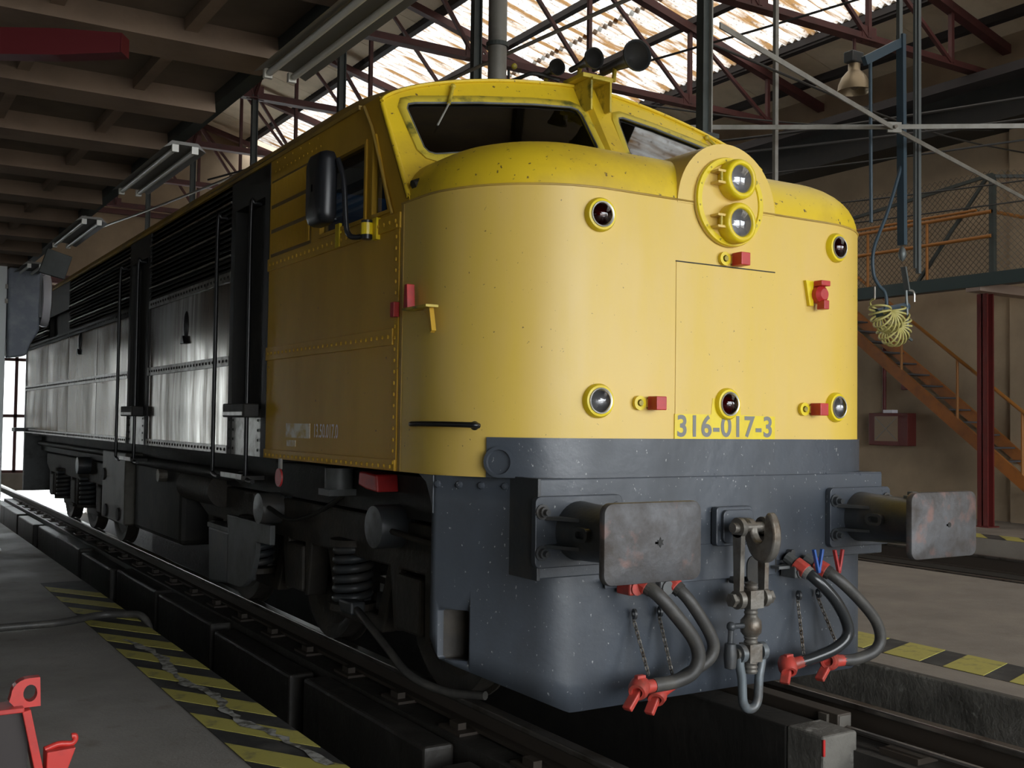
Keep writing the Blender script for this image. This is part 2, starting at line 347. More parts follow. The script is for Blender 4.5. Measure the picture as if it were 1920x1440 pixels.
# hazard strips
MB().box(-2.345, XP, -8, 6.6, 0, .003).build('black_strip', 'black_paint', fl)
def stripes(parent, xa, xb, y_first, period, slant, n, frac=.5):
    mb = MB(); w = period * frac
    vs = [(xa, 0), (xb, slant), (xb, slant + w), (xa, w)]
    mb.prism(vs, 'z', .003, .006)
    o = mb.build('hazard_stripe', 'stripe', parent); o.location.y = y_first
    copies(o, parent, [(0, y_first + period * k, 0) for k in range(1, n)])
stripes(fl, -2.345, XP - .004, -5.44, .605, -.59, 20)
MB().box(2.18, 2.64, -8, 16, 0, .003).build('black_strip', 'black_paint', fr)
stripes(fr, 2.18, 2.64, -5.17, .47, .14, 40, .62)
MB().box(9.85, 10.35, -4, 12, 0, .003).build('black_strip', 'black_paint', ff)
stripes(ff, 9.855, 10.35, -2, .6, .45, 20)
# scraped bright mark wandering over the stripes
mb = MB(); pl = bez([(-2.02, .35, 0), (-2.09, .9, 0), (-2.17, 1.35, 0), (-2.13, 1.75, 0), (-2.2, 2.3, 0), (-2.16, 2.9, 0), (-2.22, 3.6, 0)], 40)
lft = []; rgt = []
for i, p in enumerate(pl):
    w = .012 + .03 * random.random(); q = random.uniform(-.02, .02); lft.append((p.x - w + q, p.y, .0075)); rgt.append((p.x + w + q, p.y, .0075))
mb.loft([lft, rgt]); mb.build('scuff_mark', 'scuff', fl, fix=False)
# ---- kerb wall and beams carrying the rails
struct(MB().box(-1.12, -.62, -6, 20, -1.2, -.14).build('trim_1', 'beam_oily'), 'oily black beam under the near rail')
tb = bpy.data.objects['trim_1']
mb = MB().box(-1.3, -1.12, 0, 1.75, -1.2, -.17); b0 = mb.build('block', 'beam_oily', tb, bevel=.02); b0.location.y = -5
copies(b0, tb, [(random.uniform(-.03, .03), -5 + 1.95 * k, random.uniform(-.03, .02)) for k in range(1, 14)])
mb = MB().box(-1.08, -.66, -.12, .12, -.14, -.125).box(-1.05, -1.0, -.05, .05, -.125, -.09).box(-.78, -.73, -.05, .05, -.125, -.09)
c0 = mb.build('clip_plate', 'rail_side', tb); c0.location.y = -5
copies(c0, tb, [(0, -5 + .75 * k, 0) for k in range(1, 32)])
struct(MB().box(.66, 1.25, -7, 20, -1.2, -.16).build('trim_2', 'beam_oily'), 'beam under the far rail')
tr = bpy.data.objects['trim_2']
c1 = MB().box(.74, 1.16, -.12, .12, -.16, -.13).box(1.02, 1.08, -.05, .05, -.13, -.09).build('clip_plate', 'rail_side', tr); c1.location.y = -5
copies(c1, tr, [(0, -5 + .75 * k, 0) for k in range(1, 32)])
struct(MB().box(1.25, XPR, -7, 20, -1.2, -.30).build('trim_3', 'pit'), 'dark channel beside the far rail')
struct(MB().box(XPR - .02, XPR + .06, -7, 20, -1.2, -.012).build('trim_4', 'kerb', bevel=.012), 'concrete edge of the platform')
kb = MB().box(.43, .69, -.28, -.02, -1.2, -.06).build('pit_block', 'kerb', bevel=.015)
struct(MB().box(.43, .66, -.02, 14, -1.2, -.065).build('trim_6', 'pit', bevel=.01), 'side wall of the inspection pit, its shade put into the black colour')  # rest of the concrete block, with the pit's darkness put into its colour
tag(kb, 'grey concrete block ending beneath the coupling shackle', 'concrete block')
MB().box(.428, .442, -.283, -.275, -.16, -.075).build('red_mark', 'red', kb)
def rail(x, y0, y1, z=0, h=.13, label='', hw=.036, group=None):
    t = thing('rail', label, 'rail', (x, 0, z), group)
    MB().box(x - hw, x + hw, y0, y1, z - .035, z).build('rail_head', 'rail', t, bevel=.008)
    MB().box(x - .012, x + .012, y0, y1, z - h + .02, z - .035).box(x - .065, x + .065, y0, y1, z - h, z - h + .02).build('rail_web', 'rail_side', t)
    return t
rail(-.905, -7, 32, label='shiny rail under the near side of the locomotive')
rail(.965, -7, 32, label='shiny rail next to the platform on the far side of the locomotive', h=.16)
t = thing('guard_bar', 'steel channel bar beside the far rail, ending near the shackle', 'steel bar', (.77, 0, 0))
MB().box(.72, .83, -.12, 8, -.10, -.02).build('channel', 'rail_side', t, bevel=.006)
MB().box(.73, .82, -.124, -.118, -.09, -.03).box(.70, .72, -.06, 0, -.14, -.03).build('end_clip', 'steel', t)
tag(MB().cyl((.79, -6, -.10), (.79, -.12, -.10), .016, n=8).build('pipe', 'rail', smooth=40), 'thin steel pipe running along the far rail in the foreground', 'pipe')
for x, lb in ((7.1, 'nearer rail of the empty second track'), (8.95, 'farther rail of the empty second track')):
    rail(x, -8, 30, -.12, .2, lb)
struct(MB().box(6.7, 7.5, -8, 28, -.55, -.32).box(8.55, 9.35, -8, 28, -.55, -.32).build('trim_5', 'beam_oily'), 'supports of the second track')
# ---- walls
WL_ = [-5.0, -1.0, 3.0, 7.0, 11.0]; WZ0, WZ1, WW = 2.1, 2.95, 1.0  # unseen windows, added and sized to brighten the dark left side
mb = MB().box(XL - .3, XL, YF, YR, -.5, WZ0).box(XL - .3, XL, YF, YR, WZ1, 9)
e_ = [YF] + [v for y in WL_ for v in (y, y + WW)] + [YR]
for ya, yb in zip(e_[::2], e_[1::2]): mb.box(XL - .3, XL, ya, yb, WZ0, WZ1)
struct(mb.build('wall_left', 'wall_dark'))
for k, y in enumerate(WL_):
    w = MB()
    for yy in (y, y + WW / 2, y + WW): w.box(XL - .2, XL - .14, yy - .03, yy + .03, WZ0, WZ1)
    for zz in (WZ0, (WZ0 + WZ1) / 2, WZ1): w.box(XL - .2, XL - .14, y, y + WW, zz - .03, zz + .03)
    wo = struct(w.build('window_%d' % (k + 2), 'green_steel'), 'unseen steel framed window added in the left wall for daylight')
    for ya in (y + .03, y + WW / 2 + .03):
        for za in (WZ0 + .03, (WZ0 + WZ1) / 2 + .03): MB().box(XL - .175, XL - .17, ya, ya + WW / 2 - .06, za, za + (WZ1 - WZ0) / 2 - .06).build('pane', 'window_glass', wo)
    portal('added_window_portal', (XL - .35, y + WW / 2, (WZ0 + WZ1) / 2), (0, R(-90), 0), WZ1 - WZ0, WW)
struct(MB().box(XR, XR + .3, YF, YR, -.5, 8.3).build('wall_right', 'wall'), 'beige plaster wall behind the stairs')
wr = bpy.data.objects['wall_right']
for k, y in enumerate((-8.2, -.8, 6.65, 14.0, 21.4)): MB().box(XR - .10, XR, y - .42, y, 0, 7.2).build('pilaster', 'wall', wr)
MB().box(XR - .75, XR, YF, YR, 6.6, 7.3).build('runway_beam', 'louvre', wr)
MB().box(XR - 1.15, XR - .75, YF, YR, 7.2, 7.35).build('runway_ledge', 'purlin', wr)
def wall_with_doors(name, y, doors, m, top):
    y0, y1 = y
    xs = [XL]; mb = MB()
    for x0, x1, h in doors:
        mb.box(xs[-1], x0, y0, y1, -.5, top); mb.box(x0, x1, y0, y1, h, top); xs.append(x1)
    mb.box(xs[-1], XR + .3, y0, y1, -.5, top)
    return struct(mb.build(name, m))
DR = [(-9.8, -6.5, 4.4), (-2.6, 2.7, 5.25), (5.6, 10.4, 5.25)]
wall_with_doors('wall_rear', (YR, YR + .3), sorted(DR), 'wall', 13)
wall_with_doors('wall_front', (YF - .3, YF), DOORS_FRONT, 'wall_dark', 13)
for k, (x0, x1, h) in enumerate(sorted(DR)):
    fr_ = MB()
    n = 4; w = (x1 - x0) / n
    for i in range(n + 1): fr_.box(x0 + i * w - .04, x0 + i * w + .04, YR + .1, YR + .18, 0, h)
    for z in (0.02, 1.55, 3.1, h - .05): fr_.box(x0, x1, YR + .1, YR + .18, z - .04, z + .04)
    d = struct(fr_.build('door_%d' % (k + 1), 'truss'), 'tall glazed shed gate in the rear wall')
    for i in range(n):
        for z0, z1 in ((0.06, 1.51), (1.59, 3.06), (3.14, h - .09)):
            MB().box(x0 + i * w + .04, x0 + i * w + w - .04, YR + .13, YR + .14, z0, z1).build('pane', 'frosted', d)
MB().box(-3, 3.1, YR - .12, YR, 5.27, 5.5).build('lintel', 'truss', bpy.data.objects['wall_rear'])
MB().box(-6, XR, YR - .1, YR, 7.4, 7.55).build('tie_beam', 'truss', bpy.data.objects['wall_rear'])
# ---- roof
SX0, SX1 = 6.22, 10.98
ro = MB()
for xa, xb in ((-.5, SX0), (SX1, 13.4), (XL - .3, -.5)):
    ro.add([(x, y, roof_z(x) + dz) for dz in (0.05, .13) for y in (YF, YR) for x in (xa, xb)], [(0, 2, 3, 1), (4, 5, 7, 6), (0, 1, 5, 4), (2, 6, 7, 3), (0, 4, 6, 2), (1, 3, 7, 5)])
ceil = struct(ro.build('ceiling', 'gallery_dark'), 'sloping shed roof lined with beige boards')
def slope_box(mb, xa, xb, ya, yb, d0, d1):
    return mb.add([(x, y, roof_z(x) + d) for d in (d0, d1) for y in (ya, yb) for x in (xa, xb)], [(0, 2, 3, 1), (4, 5, 7, 6), (0, 1, 5, 4), (2, 6, 7, 3), (0, 4, 6, 2), (1, 3, 7, 5)])
for xa, xb in ((1.2, 2.68), (2.7, 4.38), (4.4, 6.12), (11.06, 12.1), (12.12, 13.2)):
    p = slope_box(MB(), xa, xb, 0, 1.985, 0, .05).build('board', 'ceil_panel', ceil); p.location.y = -2
    copies(p, ceil, [(0, -2 + 2 * k, 0) for k in range(1, 15)])
for x in (1.2, 2.7, 4.4, 6.14, 7.7, 9.3, 11.04, 12.1):
    slope_box(MB(), x - .05, x + .05, YF, YR, -.14, 0 if not SX0 < x < SX1 else -.02).build('purlin', 'purlin', ceil)
# ragged dark sheet edges along the skylight
# ---- corrugated skylight
sky = struct(slope_box(slope_box(MB(), SX0 - .08, SX0 + .02, YF, YR, -.10, .02), SX1 - .02, SX1 + .08, YF, YR, -.10, .02).build('window_1', 'purlin'), 'long corrugated translucent skylight with rusty streaks')
def corr(xa, xb, ny=6, period=.17, amp=.03):
    mb = MB(); rows = []
    for k in range(ny * 8 + 1):
        y = k * period / 8; a = amp * math.cos(2 * math.pi * k / 8)
        rows.append([(xa, y, roof_z(xa) + .06 + a), ((xa + xb) / 2, y, roof_z((xa + xb) / 2) + .06 + a), (xb, y, roof_z(xb) + .06 + a)])
    mb.loft(rows); return mb
sheets = []
for xa, xb, dz in ((SX0 - .15, 8.65, .012), (8.55, SX1 + .15, 0)):
    o = corr(xa, xb).build('roof_sheet', 'skylight', sky, smooth=60, fix=False); o.location = (0, -11.5, dz)
    copies(o, sky, [(0, -11.5 + 1.02 * k, dz + .008 * (k % 2)) for k in range(1, 38)])
# dark corrugated sheet border below the skylight, showing as a serrated edge
mb = MB(); rows = []
for k in range(0, 230 * 8 + 1, 2):
    y = -11 + k * .17 / 8; a = .035 * math.cos(2 * math.pi * k / 8)
    rows.append([(SX1 + .02, y, roof_z(SX1) - .02 + a), (SX1 + .16, y, roof_z(SX1 + .16) - .02 + a)])
mb.loft(rows); mb.build('sheet_edge', 'purlin', ceil, smooth=60, fix=False)
mb = MB(); rows = []
for k in range(0, 230 * 8 + 1, 2):
    y = -11 + k * .17 / 8; a = .035 * math.cos(2 * math.pi * k / 8)
    rows.append([(SX0 - .14, y, roof_z(SX0 - .14) - .02 + a), (SX0 + .03, y, roof_z(SX0) - .02 + a)])
mb.loft(rows); mb.build('sheet_edge', 'purlin', ceil, smooth=60, fix=False)
# ---- trusses
TY = [-5.4, -1.3, 2.75, 6.75, 10.85, 14.95, 19.05, 23.1, 27.0]
TL = ['above and behind the viewpoint', 'just in front of the locomotive nose', 'over the locomotive nose', 'crossing above the hanging bell lamp', 'crossing behind the horns', 'second beyond the horns', 'third beyond the horns', 'fourth beyond the horns', 'against the rear wall']
def truss(y, lb, first=None):
    t = thing('roof_truss', 'dark red steel roof truss ' + lb, 'truss', (0, y, 7.5), 'steel roof trusses')
    MB().box(-2.1, 12.7, y - .09, y + .09, 7.43, 7.455).box(-2.1, 12.7, y - .012, y + .012, 7.455, 7.57).build('bottom_chord', 'truss', t)
    MB().bar((-.5, y, truss_z(-.5)), (12.75, y, truss_z(12.75)), .16, .14).build('rafter', 'truss', t)
    xs = [-.5, 2.3, 4.6, 6.9, 9.2, 11.2]
    for i, x in enumerate(xs):
        MB().bar((x, y, 7.5), (x, y, truss_z(x)), .07, .07).build('strut', 'truss', t)
        if i < len(xs) - 1: MB().bar((x, y, truss_z(x)), (xs[i + 1], y, 7.5), .06, .06).build('diagonal', 'truss', t)
    for x in xs[1:-1]: MB().box(x - .16, x + .16, y - .02, y + .02, 7.42, 7.68).build('gusset', 'truss', t)
    MB().box(-2.1, 12.7, y - .2, y + .2, 7.1, 7.1) if False else None
    return t
for y, lb in zip(TY, TL): truss(y, lb)
# knee braces along the building between trusses
for k, (ya, yb) in enumerate(zip(TY[3:-1], TY[4:])):
    t = thing('truss_bracing', 'slender crossed braces between roof trusses, bay %s' % ['over the cab', 'behind the horns', 'two bays behind the horns', 'three bays behind the horns', 'next to the rear wall'][k], 'brace', (2.3, ya, 7.5))
    for a, b in (((2.3, ya, 7.5), (2.3, yb, truss_z(2.3))), ((2.3, yb, 7.5), (2.3, ya, truss_z(2.3)))):
        MB().bar(a, b, .05, .05).build('brace_bar', 'truss', t)
# hanging posts
PL = ['dark steel hanger post ending just above the nose', 'dark hanger post beside the exhaust duct above the cab', 'dark hanger post left of the cab roof, nearest of the far row', 'second dark hanger post of the far row behind the roof', 'third dark hanger post of the far row behind the roof', 'fourth dark hanger post of the far row behind the roof']
for y, lb in zip(TY[2:8], PL):
    t = thing('hanger_post', lb, 'post', (2.3, y, 4.05), 'hanger posts in a row')
    MB().box(2.255, 2.345, y - .01, y + .01, 4.05, 10.2 if y < 8 else 7.5).build('web', 'green_steel', t)
    for x in (2.245, 2.34): MB().box(x, x + .015, y - .045, y + .045, 4.05, 10.2 if y < 8 else 7.5).build('flange', 'pale_steel' if y < 4 and x > 2.3 else 'green_steel', t)
    MB().box(2.2, 2.4, y - .08, y + .08, 4.02, 4.06).build('foot_plate', 'green_steel', t)
# pale horizontal braces crossing on the right
t = thing('cross_brace', 'two pale flat bars crossing at a bolted plate, right of the nose', 'brace', (4.577, 2.598, 4.45))
MB().bar((2.3, 4.2, 4.45), (4.577, 2.598, 4.45), .012, .045).build('bar', 'pale_steel', t)
MB().bar((4.577, 2.598, 4.45), (12.6, -3.3, 4.45), .012, .045).build('bar', 'pale_steel', t)
MB().bar((1.394, 1.579, 4.46), (4.577, 2.598, 4.44), .012, .045).build('bar', 'pale_steel', t)
MB().bar((4.577, 2.598, 4.44), (12.6, 4.95, 4.42), .012, .045).build('bar', 'pale_steel', t)
p = MB().bar((4.52, 2.62, 4.445), (4.645, 2.56, 4.445), .02, .10).build('gusset_plate', 'pale_steel', t)
MB().cyl((4.575, 2.575, 4.445), (4.56, 2.55, 4.445), .018, n=8).build('bolt', 'steel', p)
# thin pipes and wires
tag(MB().box(4.0 - .022, 4.0 + .022, 3.56, 3.6, 3.75, 9.9).build('drop_conduit', 'pale_steel'), 'thin vertical conduit right of the headlights', 'conduit')
tag(MB().cyl((1.55, 5.0, 3.75), (1.55, 5.0, 9.8), .095, n=20).build('exhaust_duct', 'duct', smooth=40), 'grey round exhaust duct rising behind the cab roof', 'duct')
for z in (4.6, 5.35, 6.9): MB().lathe([(.097, -.02), (.115, -.02), (.115, .02), (.097, .02)], (1.55, 5.0, z), (0, 0, 1), 20).build('band', 'green_steel', bpy.data.objects['exhaust_duct'])
W = [((2.3, 2.75, 6.4), (10.5, -1.0, 7.4), .012), ((0.3, 10.8, 4.9), (9.5, -1.5, 7.7), .014), ((2.3, 2.8, 4.9), (12.6, 6.0, 6.0), .012), ((2.3, 6.75, 4.4), (12.5, -1, 6.1), .016), ((2.3, 10.8, 4.6), (12.6, 0, 5.9), .014),
     ((2.3, 10.8, 4.2), (12.6, 1.5, 5.4), .012), ((2.3, 14.9, 4.1), (12.6, 3.0, 5.2), .012), ((-.5, 24, 5.4), (2.3, 2.8, 5.55), .02), ((2.3, 10.8, 5.2), (11.8, 2.8, 6.5), .02), ((2.3, 6.7, 5.6), (11.8, 6.4, 6.4), .012)]
WL = ['thin wire climbing right above the bell lamp', 'thin wire crossing the skylight', 'thin wire in front of the right wall', 'wire sloping up over the cross brace', 'wire below the bell lamp', 'low wire passing over the mezzanine', 'lowest wire passing over the mezzanine fence', 'long pale cable running above the locomotive roof', 'thick wire under the dark runway beam', 'wire between hanger post and right wall']
for (a, b, r), lb in zip(W, WL):
    a, b = Vector(a), Vector(b); mid = (a + b) / 2 - Vector((0, 0, .18))
    tag(MB().tube(bez([a, mid, b], 14), r, 6).build('overhead_wire', 'wire' if 'pale' not in lb else 'pale_steel', smooth=60), lb, 'wire')

# ---- gallery on the left
ga = MB().box(XL, -2.13, YF, YR, 3.40, 3.45)
gal = struct(ga.build('ceiling', 'gallery_dark'), 'low concrete gallery slab above the left platform')
b0 = MB().prism([(-.14, 3.28), (.14, 3.28), (.11, 3.40), (-.11, 3.40)], 'x', XL, -2.2)
o = b0.build('beam', 'gallery', gal); o.location.y = -7.5
copies(o, gal, [(0, -7.5 + 1.05 * k, 0) for k in range(1, 33)])
for x in (-2.62, -3.2, -4.2, -5.5): MB().box(x - .03, x + .03, YF, YR, 3.34, 3.40).build('rib', 'gallery', gal)
MB().box(-2.2, -2.12, YF, YR, 3.33, 3.46).build('edge_beam', 'green_steel', gal)
for k, (y0, y1, lb) in enumerate(((-.75, .75, 'nearest twin fluorescent fixture under the gallery edge'), (2.45, 3.95, 'second twin fluorescent fixture under the gallery edge'), (5.4, 6.9, 'third twin fluorescent fixture under the gallery edge'), (8.6, 10.1, 'farthest twin fluorescent fixture under the gallery edge'))):
    t = thing('fluorescent_fixture', lb, 'light fixture', (-2.2, y0, 3.2), 'fluorescent fixtures under the gallery')
    MB().prism([(-2.33, 3.20), (-2.28, 3.25), (-2.12, 3.25), (-2.07, 3.20), (-2.14, 3.23), (-2.26, 3.23)], 'y', y0, y1).build('reflector', 'fixture', t)
    for x in (-2.26, -2.14): MB().cyl((x, y0 + .03, 3.20), (x, y1 - .03, 3.20), .016, n=10).build('tube', 'tube', t, smooth=40)
    for y in (y0, y1):
        for x in (-2.26, -2.14): MB().box(x - .02, x + .02, y - .012, y + .012, 3.18, 3.225).build('holder', 'tube', t)
    for y in (y0 + .3, y1 - .3): MB().cyl((-2.2, y, 3.25), (-2.2, y, 3.31), .01, n=6).build('hanger', 'fixture', t)
sb = tag(MB().prism([(-2.3, 3.02), (-2.05, 2.96), (-1.98, 3.2), (-2.22, 3.27)], 'y', 7.6, 7.65).build('hanging_sign', 'green_steel', bevel=.005), 'tilted dark square board under the gallery edge', 'board')
# jib crane arm
t = thing('jib_arm', 'dark red jib crane arm below the gallery ceiling', 'crane arm', (-2.95, .6, 3.15))
d = Vector((-.462, .28, 0)).normalized(); sd = Vector((d.y, -d.x, 0)) * .045; a = Vector((-2.95, .6, 3.155))
MB().loft([[a + d * q + sd * i + Vector((0, 0, j * h)) for i, j in ((-1, -1), (1, -1), (1, 1), (-1, 1))] for q, h in ((0, .042), (.28, .058), (3.5, .058))], True).build('beam', 'jib_red', t)
MB().bar(a - d * .004, a + d * .004, .09, .084).build('end_plate', 'jib_red', t)
MB().bar(a + d * .9 + Vector((0, 0, .06)), a + d * .9 + Vector((0, 0, .125)), .08, .08).build('hanger', 'jib_red', t)
# white gallery post with grey box
t = thing('gallery_post', 'white square steel post at the left edge of the platform', 'post', (-2.45, 9.5, 0))
MB().box(-2.62, -2.38, 9.42, 9.6, 0, 3.3).build('post', 'white_post', t, bevel=.01)
MB().box(-2.66, -2.36, 9.40, 9.62, 0, .02).build('foot_plate', 'white_post', t)
for z in (2.85, 3.02): MB().box(-2.40, -2.355, 9.40, 9.43, z, z + .05).build('bracket', 'steel', t)
t = thing('wall_lamp_box', 'blue-grey box with white round rim, fixed beside the white post', 'box', (-2.2, 9.5, 2.25))
MB().prism([(-2.375, 3.26), (-2.03, 3.24), (-2.04, 2.55), (-2.13, 2.38), (-2.17, 2.25), (-2.36, 2.22)], 'y', 9.3, 9.62).build('housing', 'grey_box', t, bevel=.02)
MB().lathe([(.02, -.02), (.31, -.02), (.33, .02), (.33, .06), (.29, .075), (.02, .06)], (-2.0, 9.48, 2.93), (1, 0, .0), 28).build('rim', 'white_flange', t, smooth=35)
MB().box(-2.05, -1.98, 9.3, 9.6, 2.7, 3.2).build('neck', 'mirror_black', t)
# hose on the platform
tag(MB().tube(bez([(-4.6, 4.5, .03), (-3.6, 4.25, .03), (-2.94, 4.31, .03), (-2.54, 4.33, .03), (-2.24, 4.5, .03), (-2.08, 4.46, .03), (-1.94, 4.3, .02), (-1.90, 4.2, -.2), (-1.89, 4.15, -.7)], 50), .028, 10).build('floor_hose', 'rubber', smooth=60), 'black rubber hose lying across the striped platform edge', 'hose')
# red jack at the bottom left
t = thing('rail_jack', 'red painted lifting jack on the platform, bottom left', 'jack', (-3.35, .5, 0))
lug = [(-.035, 0)] + [(-.062 + .0, .03)] + [(-.055 + .065 * (1 - math.cos(R(a))), .055 + .06 * math.sin(R(a))) for a in range(0, 91, 15)] + [(.05, .115), (.055, .0)]
hole = [(.015 + .026 * math.cos(R(a)), .055 + .034 * math.sin(R(a))) for a in range(0, 360, 24)]
MB().plate(lug, [hole], lambda u, v, dd: (-3.28 + u, .5 + dd, .385 + v), .05).build('lug', 'jack_red', t)
for z in (.375, .02): MB().box(-3.9, -3.29, .46, .60, z, z + .02).build('frame_rail', 'jack_red', t, bevel=.004)
MB().bar((-3.282, .53, .38), (-3.20, .53, .0), .13, .032, (1, 0, 0)).build('leg', 'jack_red', t, bevel=.003)
MB().box(-3.9, -3.27, .5, .58, 0, .38).build('body', 'jack_dark', t)  # solid box filling the recess; the shade inside is put into its colour
MB().tube(bez([(-3.20, .53, .2), (-3.15, .53, .215), (-3.10, .53, .21), (-3.085, .53, .225), (-3.088, .53, .24), (-3.10, .53, .24)], 16), .012, 8).build('hook_lip', 'jack_red', t, smooth=60)
MB().prism([(-3.2, .2), (-3.09, .205), (-3.12, .12), (-3.16, 0), (-3.2, 0)], 'y', .48, .58).build('toe', 'jack_red', t, bevel=.004)

# ---- right side: stairs, mezzanine
sl = .763
def sz(y): return 3.18 - .0 + (y - 9.21) * sl
t = thing('metal_stairs', 'orange steel stairs climbing along the beige wall', 'stairs', (12.25, 5.2, 0))
for x in (11.9, 12.6): MB().bar((x, 5.05, sz(5.05)), (x, 10.2, sz(10.2)), .05, .20).build('stringer', 'stair', t)
n = 18
for k in range(n):
    y = 5.2 + k * 4.95 / n; MB().box(11.9, 12.6, y - .03, y + .21, sz(y) + .06, sz(y) + .085).build('tread', 'tread', t)
MB().tube([(11.9, 5.1, sz(5.1) + 1.12), (11.9, 9.6, sz(9.6) + 1.12), (11.9, 10.2, sz(10.2) + 1.05)], .032, 8).build('handrail', 'rail_orange', t, smooth=60)
for y in (5.15, 5.98, 7.15, 8.27, 9.4): MB().cyl((11.9, y, sz(y)), (11.9, y, sz(y) + 1.12), .024, n=8).build('post', 'rail_orange', t, smooth=60)
t = thing('mezzanine', 'steel mezzanine walkway with dark teal edge beam above the stairs', 'walkway', (11.5, 8, 3.8))
MB().box(11.0, 11.7, -6, 27, 3.84, 3.93).box(11.7, 12.59, -6, 5.2, 3.84, 3.93).box(11.7, 12.59, 10.1, 27, 3.84, 3.93).build('deck', 'tread', t)
MB().box(10.95, 11.02, -6, 27, 3.76, 3.96).build('edge_beam', 'teal', t)
MB().box(11.0, 12.59, 6.1, 6.35, 3.70, 3.84).build('cross_beam', 'pink', t)
for y in (-3, 1.5, 10.5, 15): MB().box(11.0, 12.59, y, y + .2, 3.66, 3.84).build('cross_beam', 'wall_dark', t)
tag(MB().box(11.38, 11.41, 6.24, 6.42, .015, 3.70).box(11.53, 11.56, 6.24, 6.42, .015, 3.70).box(11.38, 11.56, 6.32, 6.34, .015, 3.70).box(11.33, 11.61, 6.19, 6.47, 0, .015).build('steel_column', 'column_red'), 'dark red steel column carrying the mezzanine in front of the stairs', 'column')
t = thing('guard_railing', 'orange tubular railing along the mezzanine edge', 'railing', (11.05, 8, 3.95))
for z in (4.54, 4.92): MB().cyl((11.05, 5.94, z), (11.05, 16, z), .03, n=8).build('rail', 'rail_orange', t, smooth=60)
MB().cyl((11.05, 5.94, 4.92), (12.65, 5.94, 4.92), .03, n=8).build('rail', 'rail_orange', t, smooth=60)
MB().cyl((11.05, 6.2, 4.98), (11.05, 16, 5.06), .022, n=8).build('rail', 'rail_orange', t, smooth=60)
for y in (7.1, 8.3, 9.5, 10.7, 12, 13.5): MB().cyl((11.05, y, 3.95), (11.05, y, 4.92), .024, n=8).build('post', 'rail_orange', t, smooth=60)
t = thing('wire_fence', 'grey chain-link fence panels standing on the mezzanine', 'fence', (11.1, 5.94, 3.95))
MB().box(11.05, 11.13, 5.9, 5.98, 3.96, 5.5).build('post', 'green_steel', t)
MB().bar((11.09, 5.94, 5.5), (11.09, 9, 5.2), .05, .05).bar((11.09, 5.94, 5.47), (12.6, 5.0, 5.5), .05, .05).build('top_rail', 'green_steel', t)
MB().bar((11.09, 6.05, 5.45), (11.09, 7.3, 3.97), .04, .05).build('brace', 'green_steel', t)
mb = MB()
def net(mb, fn, L, z0, top):
    s = .10; k = 0; u = -2.0
    while u < L:
        for sg in (1, -1):
            pts = []
            a = (u, z0) if sg > 0 else (u, z0 + 1.6)
            u0, u1 = max(0, u), min(L, u + 1.6)
            if u1 > u0 + .02:
                za = z0 + (u0 - u) if sg > 0 else z0 + 1.6 - (u0 - u); zb = z0 + (u1 - u) if sg > 0 else z0 + 1.6 - (u1 - u)
                mb.bar(fn(u0, za), fn(u1, zb), .006, .006)
        u += s
net(mb, lambda u, z: (11.09, 5.98 + u, z), 3.0, 3.97, 5.4)
net(mb, lambda u, z: (11.09 + u * .85, 5.9 - u * .52, z), 1.75, 3.97, 5.5)
o = mb.build('wire_net', 'mesh', t, fix=False); o['kind'] = 'stuff'
t = thing('hose_cabinet', 'dark red framed wall cabinet below the stairs', 'cabinet', (12.6, 9, 1.2))
MB().box(12.45, 12.695, 8.57, 9.44, 1.22, 1.82).build('body', 'cabinet_red', t, bevel=.01)
MB().box(12.44, 12.45, 8.78, 9.30, 1.30, 1.76).build('door', 'cabinet_face', t)
d2 = bpy.data.objects['door']
MB().bar((12.435, 8.8, 1.32), (12.435, 9.28, 1.74), .006, .012).bar((12.435, 9.28, 1.32), (12.435, 8.8, 1.74), .006, .012).build('cross_strip', 'pale_steel', d2)
MB().box(12.5, 12.66, 8.95, 9.15, 1.82, 1.88).build('lid', 'white_flange', t)
tag(MB().cyl((12.655, 9.25, 1.825), (12.655, 9.25, 3.83), .035, n=10).build('riser_pipe', 'column_red', smooth=60), 'dark red riser pipe above the wall cabinet', 'pipe')
tag(MB().box(12.62, 12.7, 8.62, 8.85, 2.25, 2.45).build('alarm_box', 'cabinet_red', bevel=.01), 'small red box on the wall behind the stair stringer', 'box')
# bell lamp
t = thing('bell_lamp', 'aluminium bell lamp hanging from the red truss', 'lamp', (8.88, 6.75, 6.58))
MB().lathe([(.02, .42), (.09, .42), (.09, .32), (.12, .29), (.18, .22), (.235, .10), (.25, 0), (.24, 0), (.17, .2), (.02, .30)], (8.88, 6.75, 6.62), (0, 0, 1), 28).build('shade', 'lampshade', t, smooth=50)
MB().box(8.74, 9.0, 6.66, 6.84, 7.05, 7.22).build('ballast', 'dark_grey', t, bevel=.02)
MB().cyl((8.88, 6.75, 7.2), (8.88, 6.75, 7.43), .025, n=8).build('rod', 'truss', t)
MB().ball((8.88, 6.75, 6.74), .09).build('bulb', 'lens', t, smooth=60)
